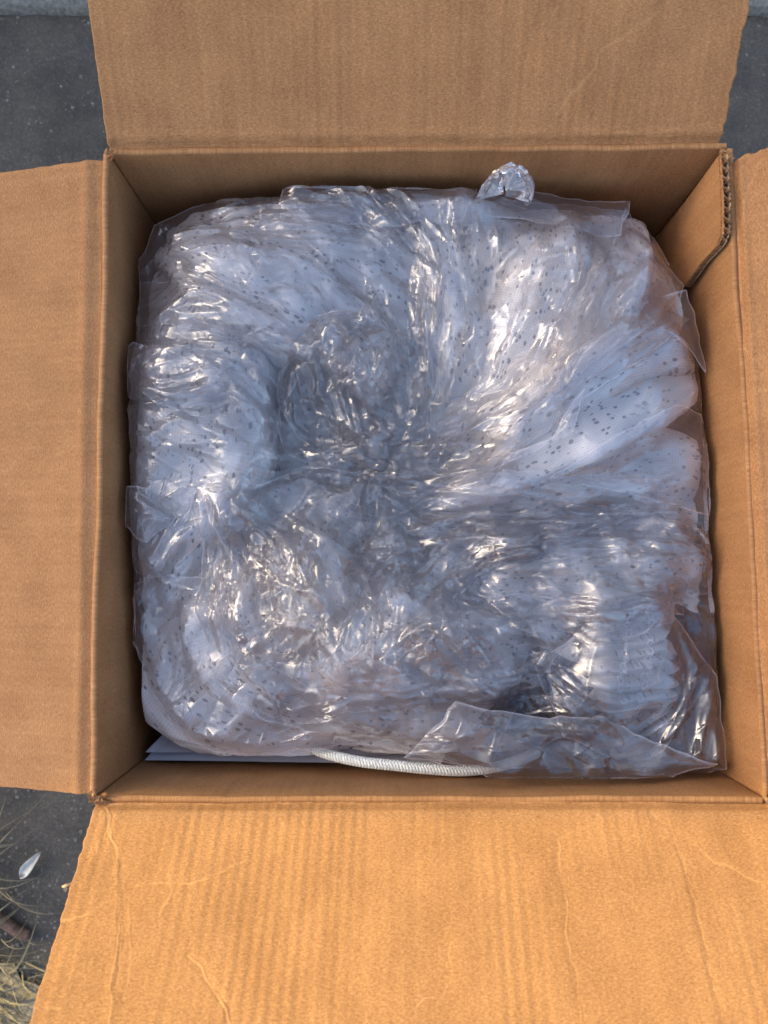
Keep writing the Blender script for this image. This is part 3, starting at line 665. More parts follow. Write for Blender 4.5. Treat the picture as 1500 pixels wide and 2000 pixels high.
# dark blue lining showing at the lower right
fold([(1000, 1310, z - .022), (1080, 1330, z - .002), (1150, 1385, z - .004), (1180, 1470, z - .022)], [100, 130, 130, 110], .04, 25, pleat=.005, fine=.003, power=2.6, mat='navy', name='lining', dive=(12, 12), label='dark blue lining fold below the hem')
fold([(1340, 1190, z - .016), (1360, 1270, z - .008), (1360, 1350, z - .010), (1385, 1430, z - .020), (1390, 1490, z - .034)], [60, 110, 110, 80, 70], .04, 26, mat='navy', name='lining', dive=(12, 12), label='dark blue lining strip right of the hem')
fold([(900, 1390, z - .024), (1010, 1400, z - .012), (1100, 1440, z - .018), (1300, 1470, z - .024)], [60, 90, 90, 70], .03, 27, mat='navy', name='lining', dive=(12, 12), label='dark blue lining along the near side')
fold([(965, 1075, z - .003), (1010, 1080, z + .002), (1060, 1078, z - .006)], [34, 44, 36], .012, 28, mat='navy', name='lining', dive=(12, 12), nu=60, nv=40, label='small dark blue scrap between pleats')
# column chart of what lies under the film
dg = bpy.context.evaluated_depsgraph_get()
trees = []
for o in fold_objs:
    me = o.data; vv = np.empty(len(me.vertices) * 3, np.float32); me.vertices.foreach_get('co', vv)
    vv = vv.reshape(-1, 3) + np.array(cover.location, dtype=np.float32)
    trees.append((vv, [tuple(p.vertices) for p in me.polygons]))
allv = np.concatenate([t[0] for t in trees]); offs = np.cumsum([0] + [len(t[0]) for t in trees[:-1]])
bvh = BVHTree.FromPolygons([tuple(map(float, q)) for q in allv], [tuple(i + int(of) for i in p) for (t, ps), of in zip(trees, offs) for p in ps])
def top_at(x, y, default=RIM - 0.25):
    h = bvh.ray_cast(Vector((x, y, RIM + .2)), Vector((0, 0, -1)))
    return h[0].z if h[0] is not None else default
# stitches: chain loops lying on the hem
stv, stf = [], []
for row in ([(1228, 1175), (1218, 1230), (1208, 1290), (1198, 1350), (1215, 1370)], [(1262, 1180), (1258, 1240), (1252, 1300), (1240, 1350), (1238, 1400)]):
    V, Fs = [], []
    pts = catmull([tuple(P(a, b_, -.05)) for a, b_ in row], 200); L = np.concatenate([[0], np.cumsum(np.linalg.norm(np.diff(pts, axis=0), axis=1))])
    nl = int(L[-1] / 0.0052)
    for k in range(nl):
        i0 = np.searchsorted(L, k * 0.0052); i1 = min(199, np.searchsorted(L, (k + 1.25) * 0.0052)); a, b_ = Vector(pts[i0]), Vector(pts[i1])
        t = (b_ - a); s = Vector((-t.y, t.x, 0)).normalized() * 0.0021; loop = []
        for m_ in range(12):
            an = 2 * math.pi * m_ / 12; q = a.lerp(b_, .5 - .5 * math.cos(an)) + s * math.sin(an); q.z = top_at(q.x, q.y) + .0012; loop.append(q)
        tube(loop, .00062, 5, V, Fs, True)
    mesh_obj('stitching', np.array([tuple(q) for q in V]), np.array(Fs), M['thread'], hem) if False else None
    o = mesh_obj('stitching', np.array([tuple(q) for q in V]), np.array(Fs), M['thread'], cover); o['label'] = 'white chain stitching on the elastic hem'

V, Fs = [], []
pts = catmull([tuple(P(a, b_, -.04)) for a, b_ in ((1015, 820), (1090, 745), (1180, 692), (1260, 668), (1325, 680))], 400); L = np.concatenate([[0], np.cumsum(np.linalg.norm(np.diff(pts, axis=0), axis=1))])
for k in range(int(L[-1] / .006)):
    i0, i1 = np.searchsorted(L, k * .006), min(399, np.searchsorted(L, k * .006 + .0046)); a, b_ = Vector(pts[i0]), Vector(pts[i1]); q = []
    for m_ in range(6):
        t = a.lerp(b_, m_ / 5); t.z = top_at(t.x, t.y) + .0004 * math.sin(math.pi * m_ / 5) - .0001; q.append(t)
    tube(q, .00038, 5, V, Fs)
o = mesh_obj('stitching', np.array([tuple(q) for q in V]), np.array(Fs), M['thread'], cover); o['label'] = 'white seam stitches on the bare fold'
# ------------------------------------------------------------------ white cord and papers at the near side
V, Fs = [], []
cp = catmull([tuple(P(a, b_, zz)) for a, b_, zz in ((560, 1430, -.095), (600, 1456, -.078), (640, 1473, -.068), (700, 1487, -.060), (770, 1495, -.056), (840, 1502, -.056), (910, 1505, -.058), (980, 1495, -.066), (1050, 1470, -.095))], 900)
L = np.concatenate([[0], np.cumsum(np.linalg.norm(np.diff(cp, axis=0), axis=1))])
for st in range(8):
    sg = 1 if st % 2 else -1; path = []
    for k in range(0, 900, 2):
        t = Vector(cp[min(k + 2, 899)] - cp[max(k - 2, 0)]).normalized(); s = t.cross(Vector((0, 0, 1))).normalized(); q = s.cross(t)
        an = sg * 2 * math.pi * L[k] / 0.010 + (st // 2) * math.pi / 2 + (0.4 if sg > 0 else 0)
        rr = 0.0029 + 0.0004 * math.sin(2 * an + sg)
        path.append(Vector(cp[k]) + (s * math.cos(an) + q * math.sin(an)) * rr)
    tube(path, 0.0011, 6, V, Fs)
tube([Vector(q) for q in cp[::6]], 0.0030, 10, V, Fs)
tag(mesh_obj('cord', np.array([tuple(q) for q in V]), np.array(Fs), M['rope']), 'white braided cord lying between the bag and the near wall of the box', 'cord')
def sheet(name, cs, seed, label):
    u, v = np.meshgrid(np.linspace(0, 1, 40), np.linspace(0, 1, 24), indexing='ij')
    S_ = bil(*[P(*q) for q in cs], u, v); S_[..., 2] += 0.004 * fbm(u * 2, v * 2, 2, seed)
    a = S_.reshape(-1, 3); b_ = a - np.array([0, 0, .0003]); n0 = len(a)
    rim = np.concatenate([np.arange(24), np.arange(1, 40) * 24 + 23, 39 * 24 + np.arange(22, -1, -1), np.arange(38, -1, -1) * 24])
    f = np.concatenate([grid_faces(40, 24)[:, ::-1], grid_faces(40, 24, n0), np.stack([rim[:-1], rim[1:], rim[1:] + n0, rim[:-1] + n0], 1)])
    return tag(mesh_obj(name, np.concatenate([a, b_]), f, M['paper']), label, 'paper')
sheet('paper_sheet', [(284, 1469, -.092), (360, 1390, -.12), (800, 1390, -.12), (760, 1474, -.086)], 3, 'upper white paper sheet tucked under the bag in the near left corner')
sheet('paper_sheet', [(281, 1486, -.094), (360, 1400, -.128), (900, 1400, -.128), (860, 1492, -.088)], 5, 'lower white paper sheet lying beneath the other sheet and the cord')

# ------------------------------------------------------------------ the crumpled clear bag: thin film settled by position based dynamics
def pbd_film(poly, spacing, levels, iters, metric, seed, gap=0.003, lift=0.02, grav=0.0, ceil=None, bend=0.25, base=None, smooth_base=0):
    """poly: outline in world x,y. metric(x,y)->(ax,ay,nx,ny): extra length a* along x,y resp. along n. Returns X,Y,Z grids and mask"""
    poly = np.array(poly); x0, y0 = poly.min(0) - .002; x1, y1 = poly.max(0) + .002
    prev = None
    for lev in range(levels):
        h = spacing * 2 ** (levels - 1 - lev); nx = int((x1 - x0) / (spacing * 2 ** (levels - 1))) * 2 ** lev + 1; ny = int((y1 - y0) / (spacing * 2 ** (levels - 1))) * 2 ** lev + 1
        gx, gy = np.meshgrid(np.linspace(x0, x1, nx), np.linspace(y0, y1, ny), indexing='ij')
        H = base(gx, gy)
        if prev is None:
            X = gx.copy(); Y = gy.copy()
            Z = H + gap + lift * (0.5 + 0.5 * fbm(gx * 20, gy * 20, 3, seed)) 
        else:
            def up(A):
                B = np.zeros((2 * A.shape[0] - 1, 2 * A.shape[1] - 1)); B[::2, ::2] = A; B[1::2, ::2] = (A[:-1] + A[1:]) / 2; B[:, 1::2] = (B[:, :-1:2] + B[:, 2::2]) / 2
                return B
            X, Y, Z = [up(a) for a in prev]
        rs = np.random.default_rng(seed + lev)
        Z = Z + h * (0.10 if lev < 2 else 0.02) * rs.standard_normal(Z.shape)
        Pn = np.stack([X, Y, Z], -1).astype(np.float32); G0 = np.stack([gx, gy], -1).astype(np.float32)
        ax, nxx, nyy = metric(gx, gy)
        cons = []
        def addc(sa, sb, stiff, colours):
            d = G0[sb] - G0[sa]; L = np.sqrt((d ** 2).sum(-1))
            dx = d[..., 0] / L; dy = d[..., 1] / L
            nn = dx * nxx[sa] + dy * nyy[sa]; tt = -dx * nyy[sa] + dy * nxx[sa]
            rest = L * np.sqrt((1 + ax[sa][..., ] * 1.0) ** 2 * nn ** 2 + (1 + 0.30 * ax[sa]) ** 2 * tt ** 2)
            cons.append((sa, sb, rest.astype(np.float32), stiff, colours))
        S_ = slice
        n_, m_ = nx, ny
        def fam(di, dj, stiff, bendc=False):
            # colour along the moving axis so no vertex is used twice at once
            for c in range(2):
                if di:
                    i = np.arange(n_ - di); i = i[(i // di) % 2 == c]; j = np.arange(m_ - abs(dj)) + (abs(dj) if dj < 0 else 0)
                else:
                    i = np.arange(n_); j = np.arange(m_ - dj); j = j[(j // dj) % 2 == c]
                if len(i) == 0 or len(j) == 0: continue
                if di <= 1 and dj in (0, 1, -1) :
                    si = slice(int(i[0]), int(i[-1]) + 1, 2 if di else 1); sj = slice(int(j[0]), int(j[-1]) + 1, 1 if di else 2)
                    sa = (si, sj); sb = (slice(si.start + di, si.stop + di, si.step), slice(sj.start + dj, sj.stop + dj, sj.step))
                    addc(sa, sb, stiff, bendc)
                else:
                    for o_ in range(max(di, dj)):
                        # step of 4 slices for spacing two
                        if di: si = slice(2 * c + o_, n_ - di, 4); sj = slice(int(j[0]), int(j[-1]) + 1, 1)
                        else: si = slice(0, n_, 1); sj = slice(2 * c + o_, m_ - dj, 4)
                        if len(range(*si.indices(n_))) == 0 or len(range(*sj.indices(m_))) == 0: continue
                        ia = range(*si.indices(n_)); ja = range(*sj.indices(m_))
                        sa = (slice(ia[0], ia[-1] + 1, si.step), slice(ja[0], ja[-1] + 1, sj.step))
                        sb = (slice(ia[0] + di, ia[-1] + di + 1, si.step), slice(ja[0] + dj, ja[-1] + dj + 1, sj.step))
                        addc(sa, sb, stiff, bendc)
        fam(1, 0, 1.0); fam(0, 1, 1.0); fam(1, 1, 0.6); fam(1, -1, 0.6); fam(2, 0, bend, True); fam(0, 2, bend, True)
        Vel = np.zeros_like(Pn)
        lo = (H + gap).astype(np.float32); hi = (H + gap + ceil).astype(np.float32)
        if lev == 0:
            bx = np.zeros(gx.shape, bool); bx[[0, -1], :] = True; bx[:, [0, -1]] = True
        for it in range(iters[lev]):
            old = Pn.copy(); Vel *= 0.86; Pn += Vel; Pn[..., 2] -= grav * h
            for sa, sb, rest, st, bn in cons:
                A = Pn[sa]; B = Pn[sb]; d = B - A; L = np.sqrt((d * d).sum(-1)) + 1e-9
                e = (L - rest) / L
                if bn: e = np.minimum(e, 0)     # bending: only resists folding shut
                e *= 0.5 * st; d *= e[..., None]
                Pn[sa] = A + d; Pn[sb] = B - d
            z = Pn[..., 2]; np.maximum(z, lo, out=z)
            over = z > hi; z[over] = z[over] * 0.7 + hi[over] * 0.3
            Pn[..., :2] += (G0 - Pn[..., :2]) * 0.02
            Vel = Pn - old
            np.clip(Vel, -h * .5, h * .5, out=Vel)
        prev = (Pn[..., 0].copy(), Pn[..., 1].copy(), Pn[..., 2].copy())
    return gx, gy, prev[0].astype(float), prev[1].astype(float), prev[2].astype(float)
def inside(poly, x, y):
    p = np.array(poly); c = np.zeros(x.shape, bool); j = len(p) - 1
    for i in range(len(p)):
        xi, yi = p[i]; xj, yj = p[j]
        c ^= ((yi > y) != (yj > y)) & (x < (xj - xi) * (y - yi) / (yj - yi + 1e-12) + xi); j = i
    return c
PLEATS = [[(640,350),(720,440),(860,560),(850,640)],[(770,400),(830,480),(860,560),(845,700)],[(880,400),(895,480),(915,560),(930,640),(940,740)],[(935,420),(945,520),(945,640),(940,700)],
 [(830,520),(820,640),(830,730),(800,850)],[(720,540),(740,600),(700,680)],[(1190,480),(1150,560),(1110,640),(1080,720),(1075,780)],[(1240,560),(1180,640),(1100,720),(1000,780),(870,860)],
 [(1325,580),(1220,680),(1120,760),(1000,870),(940,940)],[(1330,640),(1180,720),(1090,800)],[(590,920),(700,910),(830,940),(980,930)],[(800,860),(900,820),(1000,770)],[(780,880),(900,870),(1020,850)],
 [(760,930),(900,960),(1100,980),(1300,990)],[(720,1080),(900,1050),(1080,1040),(1240,1010)],[(850,1150),(960,1090),(1080,1050),(1250,1050),(1390,1060)],[(960,1130),(1100,1110),(1280,1100),(1380,1120)],
 [(900,1200),(1080,1190),(1200,1190),(1320,1180)],[(260,590),(350,560),(450,600),(620,690)],[(300,640),(400,600),(520,640)],[(255,690),(350,690),(480,720),(540,800)],[(245,760),(330,790),(460,770),(530,840)],
 [(250,870),(380,840),(500,870)],[(250,960),(340,1010),(290,1100),(330,1130),(420,1140)],[(300,500),(450,470),(600,470),(780,480)],[(350,440),(520,400),(700,430)],[(430,960),(440,1080),(430,1200),(460,1290),(560,1390)],
 [(440,960),(560,1060),(640,1200),(700,1330)],[(560,1000),(640,1060),(740,1100)],[(620,1090),(640,1200),(600,1300)],[(700,1080),(740,1200),(720,1340)],[(850,1120),(870,1220),(930,1320),(1000,1380)],
 [(560,1400),(700,1360),(850,1340),(1070,1320)],[(350,1370),(430,1290),(500,1260)],[(1080,1290),(1180,1380),(1260,1460)],[(990,1430),(1180,1410)],[(1320,1200),(1350,1300),(1330,1400),(1290,1450)],
 [(1400,1310),(1370,1400),(1360,1510)],[(1100,1440),(1200,1530)],[(560,740),(570,820),(620,880)],[(640,660),(650,760),(700,840)],[(620,640),(700,700),(720,800),(760,860)],[(760,640),(720,740),(640,780)],
 [(1050,450),(1040,560),(990,680),(950,760)],[(1100,440),(1120,540),(1060,680),(980,790)],[(560,350),(700,380),(800,470)],[(470,1180),(560,1150),(700,1170)],[(480,1280),(560,1220),(640,1230)],[(760,1260),(850,1200),(960,1210)],[(900,1290),(980,1230),(1090,1260)]]
def tents(gx, gy, seed, z=-.045, n_comp=3, gain=1.0):
    rr = np.random.default_rng(seed + 77); out = np.zeros_like(gx)
    for pl in PLEATS:
        for c in range(n_comp):
            off = rr.normal(size=2) * (6 if c == 0 else 24); sc = (1.0 if c == 0 else rr.uniform(.4, .8)); pts_ = [P(a + off[0] + rr.normal() * 7, b_ + off[1] + rr.normal() * 7, z).xy for a, b_ in pl]
            if c and len(pts_) > 3: k0 = rr.integers(0, len(pts_) - 2); pts_ = pts_[k0:k0 + 3]
            wd = rr.uniform(.0035, .0085) * sc; hg = rr.uniform(.45, .85) * wd * gain; pp = np.array([tuple(q) for q in pts_])
            i0, i1 = np.searchsorted(gx[:, 0], [pp[:, 0].min() - wd, pp[:, 0].max() + wd]); j0, j1 = np.searchsorted(gy[0], [pp[:, 1].min() - wd, pp[:, 1].max() + wd])
            if i1 - i0 < 2 or j1 - j0 < 2: continue
            x, y = gx[i0:i1, j0:j1], gy[i0:i1, j0:j1]; xx = x + .0025 * vnoise(x * 45, y * 45, seed + c); yy = y + .0025 * vnoise(x * 45 + 9, y * 45, seed + c)
            d = segdist(xx, yy, [tuple(q) for q in pts_]); e0 = np.hypot(x - pp[0, 0], y - pp[0, 1]); e1 = np.hypot(x - pp[-1, 0], y - pp[-1, 1])
            t = hg * np.clip(1 - d / (wd * np.clip(np.minimum(e0, e1) / .02, .15, 1) * (1 + .4 * vnoise(x * 60, y * 60, seed + 5))), 0, 1) * np.clip(np.minimum(e0, e1) / .02, .1, 1)
            out[i0:i1, j0:j1] = np.maximum(out[i0:i1, j0:j1], t) + .25 * np.minimum(out[i0:i1, j0:j1], t)
    return out
# height chart under the film, blurred a little so the film bridges the valleys
hx = np.linspace(BL.x - .03, BR.x + .03, 240); hy = np.linspace(BL.y - .03, TL.y + .03, 240)
HM = np.array([[top_at(a, b_, RIM - .2) for b_ in hy] for a in hx])
HR = HM.copy()
for _ in range(7):      # film bridges: raise valleys towards the neighbourhood mean
    p = np.pad(HR, 1, mode='edge'); mean = (p[:-2, 1:-1] + p[2:, 1:-1] + p[1:-1, :-2] + p[1:-1, 2:]) / 4
    HR = np.maximum(HM, mean)
def height(x, y, A=None):
    A = HR if A is None else A
    fx = np.clip((x - hx[0]) / (hx[1] - hx[0]), 0, 238.999); fy = np.clip((y - hy[0]) / (hy[1] - hy[0]), 0, 238.999)
    i = fx.astype(int); j = fy.astype(int); fx = fx - i; fy = fy - j
    return (A[i, j] * (1 - fx) + A[i + 1, j] * fx) * (1 - fy) + (A[i, j + 1] * (1 - fx) + A[i + 1, j + 1] * fx) * fy
pit = P(760, 900, -.05)
def radial_metric(base_a, spots, cx=pit.x, cy=pit.y, swirl=0.0):
    """folds radiate from the pit (extra length tangentially); spots: (px,py,r_px,extra) crumpled places"""
    def f(x, y):
        dx, dy = x - cx, y - cy; r = np.hypot(dx, dy) + 1e-6
        ang = swirl + 1.1 * fbm(x * 9, y * 9, 2, 5) + 1.8 * np.exp(-(r / .045) ** 2) * fbm(x * 22 + 3, y * 22, 2, 15) + .5 * np.exp(-(r / .11) ** 2)
        tx, ty = -dy / r, dx / r; c, s_ = np.cos(ang), np.sin(ang)
        a = np.full(x.shape, base_a) * (1 - .6 * np.exp(-(r / .04) ** 2)) + 0.08 * fbm(x * 12, y * 12, 2, 19)
        for px, py, rp, e in spots:
            q = P(px, py, -.05); a = a + e * np.exp(-((x - q.x) ** 2 + (y - q.y) ** 2) / (rp * KP) ** 2)
        return np.clip(a, 0.02, 1), c * tx - s_ * ty, s_ * tx + c * ty
    return f
bag = empty('plastic_bag', (cov_c.x, cov_c.y + .01, .02), 'crumpled clear plastic bag wrapped loosely round the folded grey cover', 'plastic bag')
film_ct = [0]

from mathutils.geometry import delaunay_2d_cdt
def facet_field(seed, n_pts, size=384):
    """random heights on a random triangulation of the unit square: flat facets meeting in straight creases (wraps round)"""
    rs = np.random.default_rng(seed); p = rs.random((n_pts, 2)); hgt = rs.uniform(-1, 1, n_pts)
    q, hh = [], []
    for ox in (-1, 0, 1):
        for oy in (-1, 0, 1):
            t = p + (ox, oy); k = ((t > -.15) & (t < 1.15)).all(1); q.append(t[k]); hh.append(hgt[k])
    q = np.concatenate(q); hh = np.concatenate(hh)
    vs, _, fs, ov, _, _ = delaunay_2d_cdt([Vector(map(float, t)) for t in q], [], [], 0, 1e-7)
    hv = np.array([hh[o[0]] if o else 0 for o in ov]); G = np.zeros((size, size))
    for f in fs:
        if len(f) != 3: continue
        (ax, ay), (bx, by), (cx, cy_) = [vs[i] for i in f]
        x0, x1 = max(0, int(min(ax, bx, cx) * size)), min(size - 1, int(max(ax, bx, cx) * size) + 1)
        y0, y1 = max(0, int(min(ay, by, cy_) * size)), min(size - 1, int(max(ay, by, cy_) * size) + 1)
        if x1 < x0 or y1 < y0: continue
        X, Y = np.meshgrid(np.arange(x0, x1 + 1) / size, np.arange(y0, y1 + 1) / size, indexing='ij')
        D = (by - cy_) * (ax - cx) + (cx - bx) * (ay - cy_)
        if abs(D) < 1e-12: continue
        w0 = ((by - cy_) * (X - cx) + (cx - bx) * (Y - cy_)) / D; w1 = ((cy_ - ay) * (X - cx) + (ax - cx) * (Y - cy_)) / D; w2 = 1 - w0 - w1
        k = (w0 >= -1e-6) & (w1 >= -1e-6) & (w2 >= -1e-6)
        G[x0:x1 + 1, y0:y1 + 1][k] = (w0 * hv[f[0]] + w1 * hv[f[1]] + w2 * hv[f[2]])[k]
    return G
FF = [facet_field(100 + k, 260) for k in range(4)]
def ff(k, u, v):
    G = FF[k % 4]; n_ = G.shape[0]; u = (u % 1) * n_; v = (v % 1) * n_
    i = np.floor(u).astype(int); j = np.floor(v).astype(int); fu = u - i; fv = v - j; i %= n_; j %= n_; i2 = (i + 1) % n_; j2 = (j + 1) % n_
    return (G[i, j] * (1 - fu) + G[i2, j] * fu) * (1 - fv) + (G[i, j2] * (1 - fu) + G[i2, j2] * fu) * fv
def crumple(x, y, tx, ty, cell, aspect, seed):
    """facets about `cell` metres wide, `aspect` times as long along the fold direction (perpendicular to tx,ty)"""
    ang = np.arctan2(-tx, ty)            # fold direction
    S_ = cell * 16; out = 0; W_ = 0
    for k in range(4):
        a = k * np.pi / 4; wt = np.abs(np.cos(ang - a)) ** 24 + 1e-6
        c, s_ = math.cos(a), math.sin(a); u = (x * c + y * s_) / (S_ * aspect); v = (-x * s_ + y * c) / S_
        out = out + wt * ff(k + seed, u + .37 * seed + .21 * k, v + .11 * seed); W_ = W_ + wt
    return out / W_
def polydist(poly, x, y):
    best = np.full(x.shape, 1e9); bx = x.copy(); by = y.copy(); p = poly + [poly[0]]
    for (ax, ay), (cx, cy_) in zip(p[:-1], p[1:]):
        vx, vy = cx - ax, cy_ - ay; t = np.clip(((x - ax) * vx + (y - ay) * vy) / (vx * vx + vy * vy + 1e-12), 0, 1)
        qx, qy = ax + t * vx, ay + t * vy; d = np.hypot(x - qx, y - qy); k = d < best
        best = np.where(k, d, best); bx = np.where(k, qx, bx); by = np.where(k, qy, by)
    return best, bx, by

def refine(A):
    B = np.zeros((2 * A.shape[0] - 1, 2 * A.shape[1] - 1)); B[::2, ::2] = A; B[1::2, ::2] = (A[:-1] + A[1:]) / 2; B[:, 1::2] = (B[:, :-1:2] + B[:, 2::2]) / 2
    p = np.pad(B, 1, mode='edge'); return 0.5 * B + 0.125 * (p[:-2, 1:-1] + p[2:, 1:-1] + p[1:-1, :-2] + p[1:-1, 2:])
def ridges(gx, gy, metric, poly, seed, n, hgt, wid):
    # thin standing creases that follow the folds
    rr = np.random.default_rng(seed + 900); out = np.zeros_like(gx); h = gx[1, 0] - gx[0, 0]; p = np.array(poly); lo, hi_ = p.min(0), p.max(0)
    for k in range(n):
        q = lo + rr.random(2) * (hi_ - lo); pts_ = [q.copy()]; st = rr.uniform(.006, .016); sg = 1 if rr.random() < .5 else -1; off = rr.normal() * .25
        for m_ in range(rr.integers(2, 5)):
            _, tx, ty = metric(np.array([q[0]]), np.array([q[1]])); a = math.atan2(-tx[0], ty[0]) if sg > 0 else math.atan2(tx[0], -ty[0])
            a += off + rr.normal() * .22; q = q + st * np.array([math.cos(a), math.sin(a)]); pts_.append(q.copy())
        pp = np.array(pts_); pad = wid * 4
        i0, i1 = np.searchsorted(gx[:, 0], [pp[:, 0].min() - pad, pp[:, 0].max() + pad]); j0, j1 = np.searchsorted(gy[0], [pp[:, 1].min() - pad, pp[:, 1].max() + pad])
        if i1 <= i0 or j1 <= j0: continue
        d = segdist(gx[i0:i1, j0:j1], gy[i0:i1, j0:j1], pts_)
        r = rr.uniform(.35, 1) * hgt * np.exp(-(d / (wid * rr.uniform(.6, 1.3)))) * np.clip(1 - segdist(gx[i0:i1, j0:j1], gy[i0:i1, j0:j1], [pts_[len(pts_) // 2]] * 2) / (st * len(pts_) * .7), 0, 1)
        out[i0:i1, j0:j1] = np.maximum(out[i0:i1, j0:j1], r)
    return out
def film(pts, spacing, levels, iters, metric, seed, z=-.055, label=None, name='film', mat='film', amp=.0105, curl=.001, cell=.028, fine=.30, tent=1.0, floor=-.062, edge_fade=.010, peak=0, relax=50, **k):
    raw = [tuple(P(a, b_, z).xy) for a, b_ in pts]; poly = []; rq = random.Random(seed * 3 + 1)
    for (ax, ay), (bx_, by_) in zip(raw, raw[1:] + raw[:1]):
        n_ = max(1, int(math.hypot(bx_ - ax, by_ - ay) / .008))
        for i in range(n_):
            t = i / n_; o_ = .0006 * math.sin(math.pi * t) + .0003; q = rq.gauss(0, 1) * o_; ll = math.hypot(bx_ - ax, by_ - ay) + 1e-9
            poly.append((ax + (bx_ - ax) * t - (by_ - ay) / ll * q, ay + (by_ - ay) * t + (bx_ - ax) / ll * q))
    fl = RIM + floor + 0.006 * 0
    bs = lambda x, y: np.maximum(height(x, y), fl + .006 * fbm(x * 18, y * 18, 2, seed))
    gx, gy, X, Y, Z = pbd_film(poly, spacing, levels, iters, metric, seed, base=bs, **k)
    gx, gy, X, Y, Z = [refine(q) for q in (gx, gy, X, Y, Z)]; spacing = spacing / 2
    for _ in range(relax):
        p = np.pad(Z, 1, mode='edge'); Z = (p[:-2, 1:-1] + p[2:, 1:-1] + p[1:-1, :-2] + p[1:-1, 2:]) / 4
        p = np.pad(X, 1, mode='edge'); q_ = (p[:-2, 1:-1] + p[2:, 1:-1] + p[1:-1, :-2] + p[1:-1, 2:]) / 4; X[1:-1, 1:-1] = q_[1:-1, 1:-1]
        p = np.pad(Y, 1, mode='edge'); q_ = (p[:-2, 1:-1] + p[2:, 1:-1] + p[1:-1, :-2] + p[1:-1, 2:]) / 4; Y[1:-1, 1:-1] = q_[1:-1, 1:-1]
    dens, tx, ty = metric(gx, gy)
    wx = gx + .0022 * fbm(gx * 20, gy * 20, 1, seed); wy = gy + .0022 * fbm(gx * 25 + 4, gy * 25, 2, seed)
    d, qx, qy = polydist(poly, gx, gy)
    e = np.clip(.45 + dens * 3.0, .4, 1.8) * np.clip(d / edge_fade, .2, 1); calm = 1
    for px, py, rp in ((1180, 800, 110), (1290, 740, 90), (1060, 880, 70), (1240, 1290, 110), (1240, 1390, 70), (390, 960, 90), (420, 1290, 70)):
        q = P(px, py, -.05); calm = calm * (1 - .8 * np.exp(-(((gx - q.x) ** 2 + (gy - q.y) ** 2) / (rp * KP) ** 2) ** 2))
    e = e * calm
    Z = Z + amp * e * (crumple(wx, wy, tx, ty, cell, 4.5, seed) + fine * crumple(wx, wy, tx, ty, cell * .45, 2.2, seed + 5) + .05 * crumple(wx, wy, ty, -tx, cell * .2, 1.5, seed + 7) + .8)
    ar = (gx.max() - gx.min()) * (gy.max() - gy.min()); Z = Z + ridges(gx, gy, metric, poly, seed, int(ar * 1100), .0026, .0007) + tents(gx, gy, seed, gain=tent) * np.clip(d / edge_fade, 0, 1) * (.25 + .75 * calm)
    ins_ = inside(poly, gx, gy); n_, m_ = X.shape
    f = grid_faces(n_, m_); keep = ins_.ravel()[f].any(1) & ((ins_ | (d < spacing * .6)).ravel()[f].all(1)); f = f[keep]
    cnt = np.zeros(n_ * m_, int); np.add.at(cnt, f.ravel(), 1); bd = ((cnt > 0) & (cnt < 4)).reshape(n_, m_)
    X = np.where(bd, X + (qx - gx), X); Y = np.where(bd, Y + (qy - gy), Y)
    din = np.where(bd, 0, np.where(ins_, d, 0))
    if peak:
        cxp, cyp = np.mean(poly, 0); rad = max(.01, np.ptp(np.array(poly), axis=0).min() / 2); Z = Z + peak * np.clip(1 - np.hypot(X - cxp, Y - cyp) / rad, 0, 1) * (1 + .6 * crumple(wx, wy, tx, ty, cell * .7, 2, seed + 3))
    ty_ = np.clip((Y - BL.y) / (TL.y - BL.y), 0, 1)
    X = np.clip(X, BL.x + (TL.x - BL.x) * ty_ + .006, BR.x + (TR.x - BR.x) * ty_ - .006)
    tx_ = np.clip((X - TL.x) / (TR.x - TL.x), 0, 1); Y = np.clip(Y, BL.y + (BR.y - BL.y) * tx_ + .006, TL.y + (TR.y - TL.y) * tx_ - .010)
    Z = Z - curl * np.exp(-din / .0022)
    used = np.unique(f); remap = -np.ones(n_ * m_, int); remap[used] = np.arange(len(used))
    V = np.stack([X, Y, Z], -1).reshape(-1, 3)[used]
    o = mesh_obj(name, V, remap[f], M[mat], bag)
    at = o.data.attributes.new('edge', 'FLOAT', 'POINT'); at.data.foreach_set('value', np.exp(-(din.ravel()[used] / .0009) ** 2).astype(np.float32))
    if label: o['label'] = label
    return o
def dir_metric(base_a, deg, wob=.6, seed=5):
    """folds run along the direction `deg` (0 = to the right), wandering"""
    def f(x, y):
        a = R(deg) + wob * fbm(x * 14, y * 14, 2, seed); return np.full(x.shape, base_a) + .1 * fbm(x * 20, y * 20, 2, seed + 3).clip(-.5, 1), -np.sin(a), np.cos(a)
    return f
OUT = [(300, 440), (430, 372), (545, 375), (560, 348), (640, 335), (820, 345), (900, 352), (930, 362), (1000, 380), (1220, 405), (1275, 480), (1312, 520), (1333, 570), (1345, 640), (1372, 730), (1376, 780), (1385, 850), (1408, 930), (1405, 1060), (1415, 1180), (1412, 1300), (1418, 1500), (1235, 1540), (1200, 1528), (990, 1528), (870, 1488), (700, 1456), (480, 1478), (370, 1450), (290, 1350), (250, 1230), (240, 1020), (244, 900), (232, 760), (250, 640), (262, 520), (285, 490)]
film(OUT, .0016, 4, (220, 160, 90, 50), radial_metric(.06, [(700, 800, 150, .22), (560, 1150, 260, .16), (800, 1150, 240, .16), (1150, 1330, 260, .06), (330, 700, 160, .10), (1000, 650, 300, .04)]), 3, ceil=.022, lift=.012, grav=.02, cell=.02, label='main layer of the clear film')
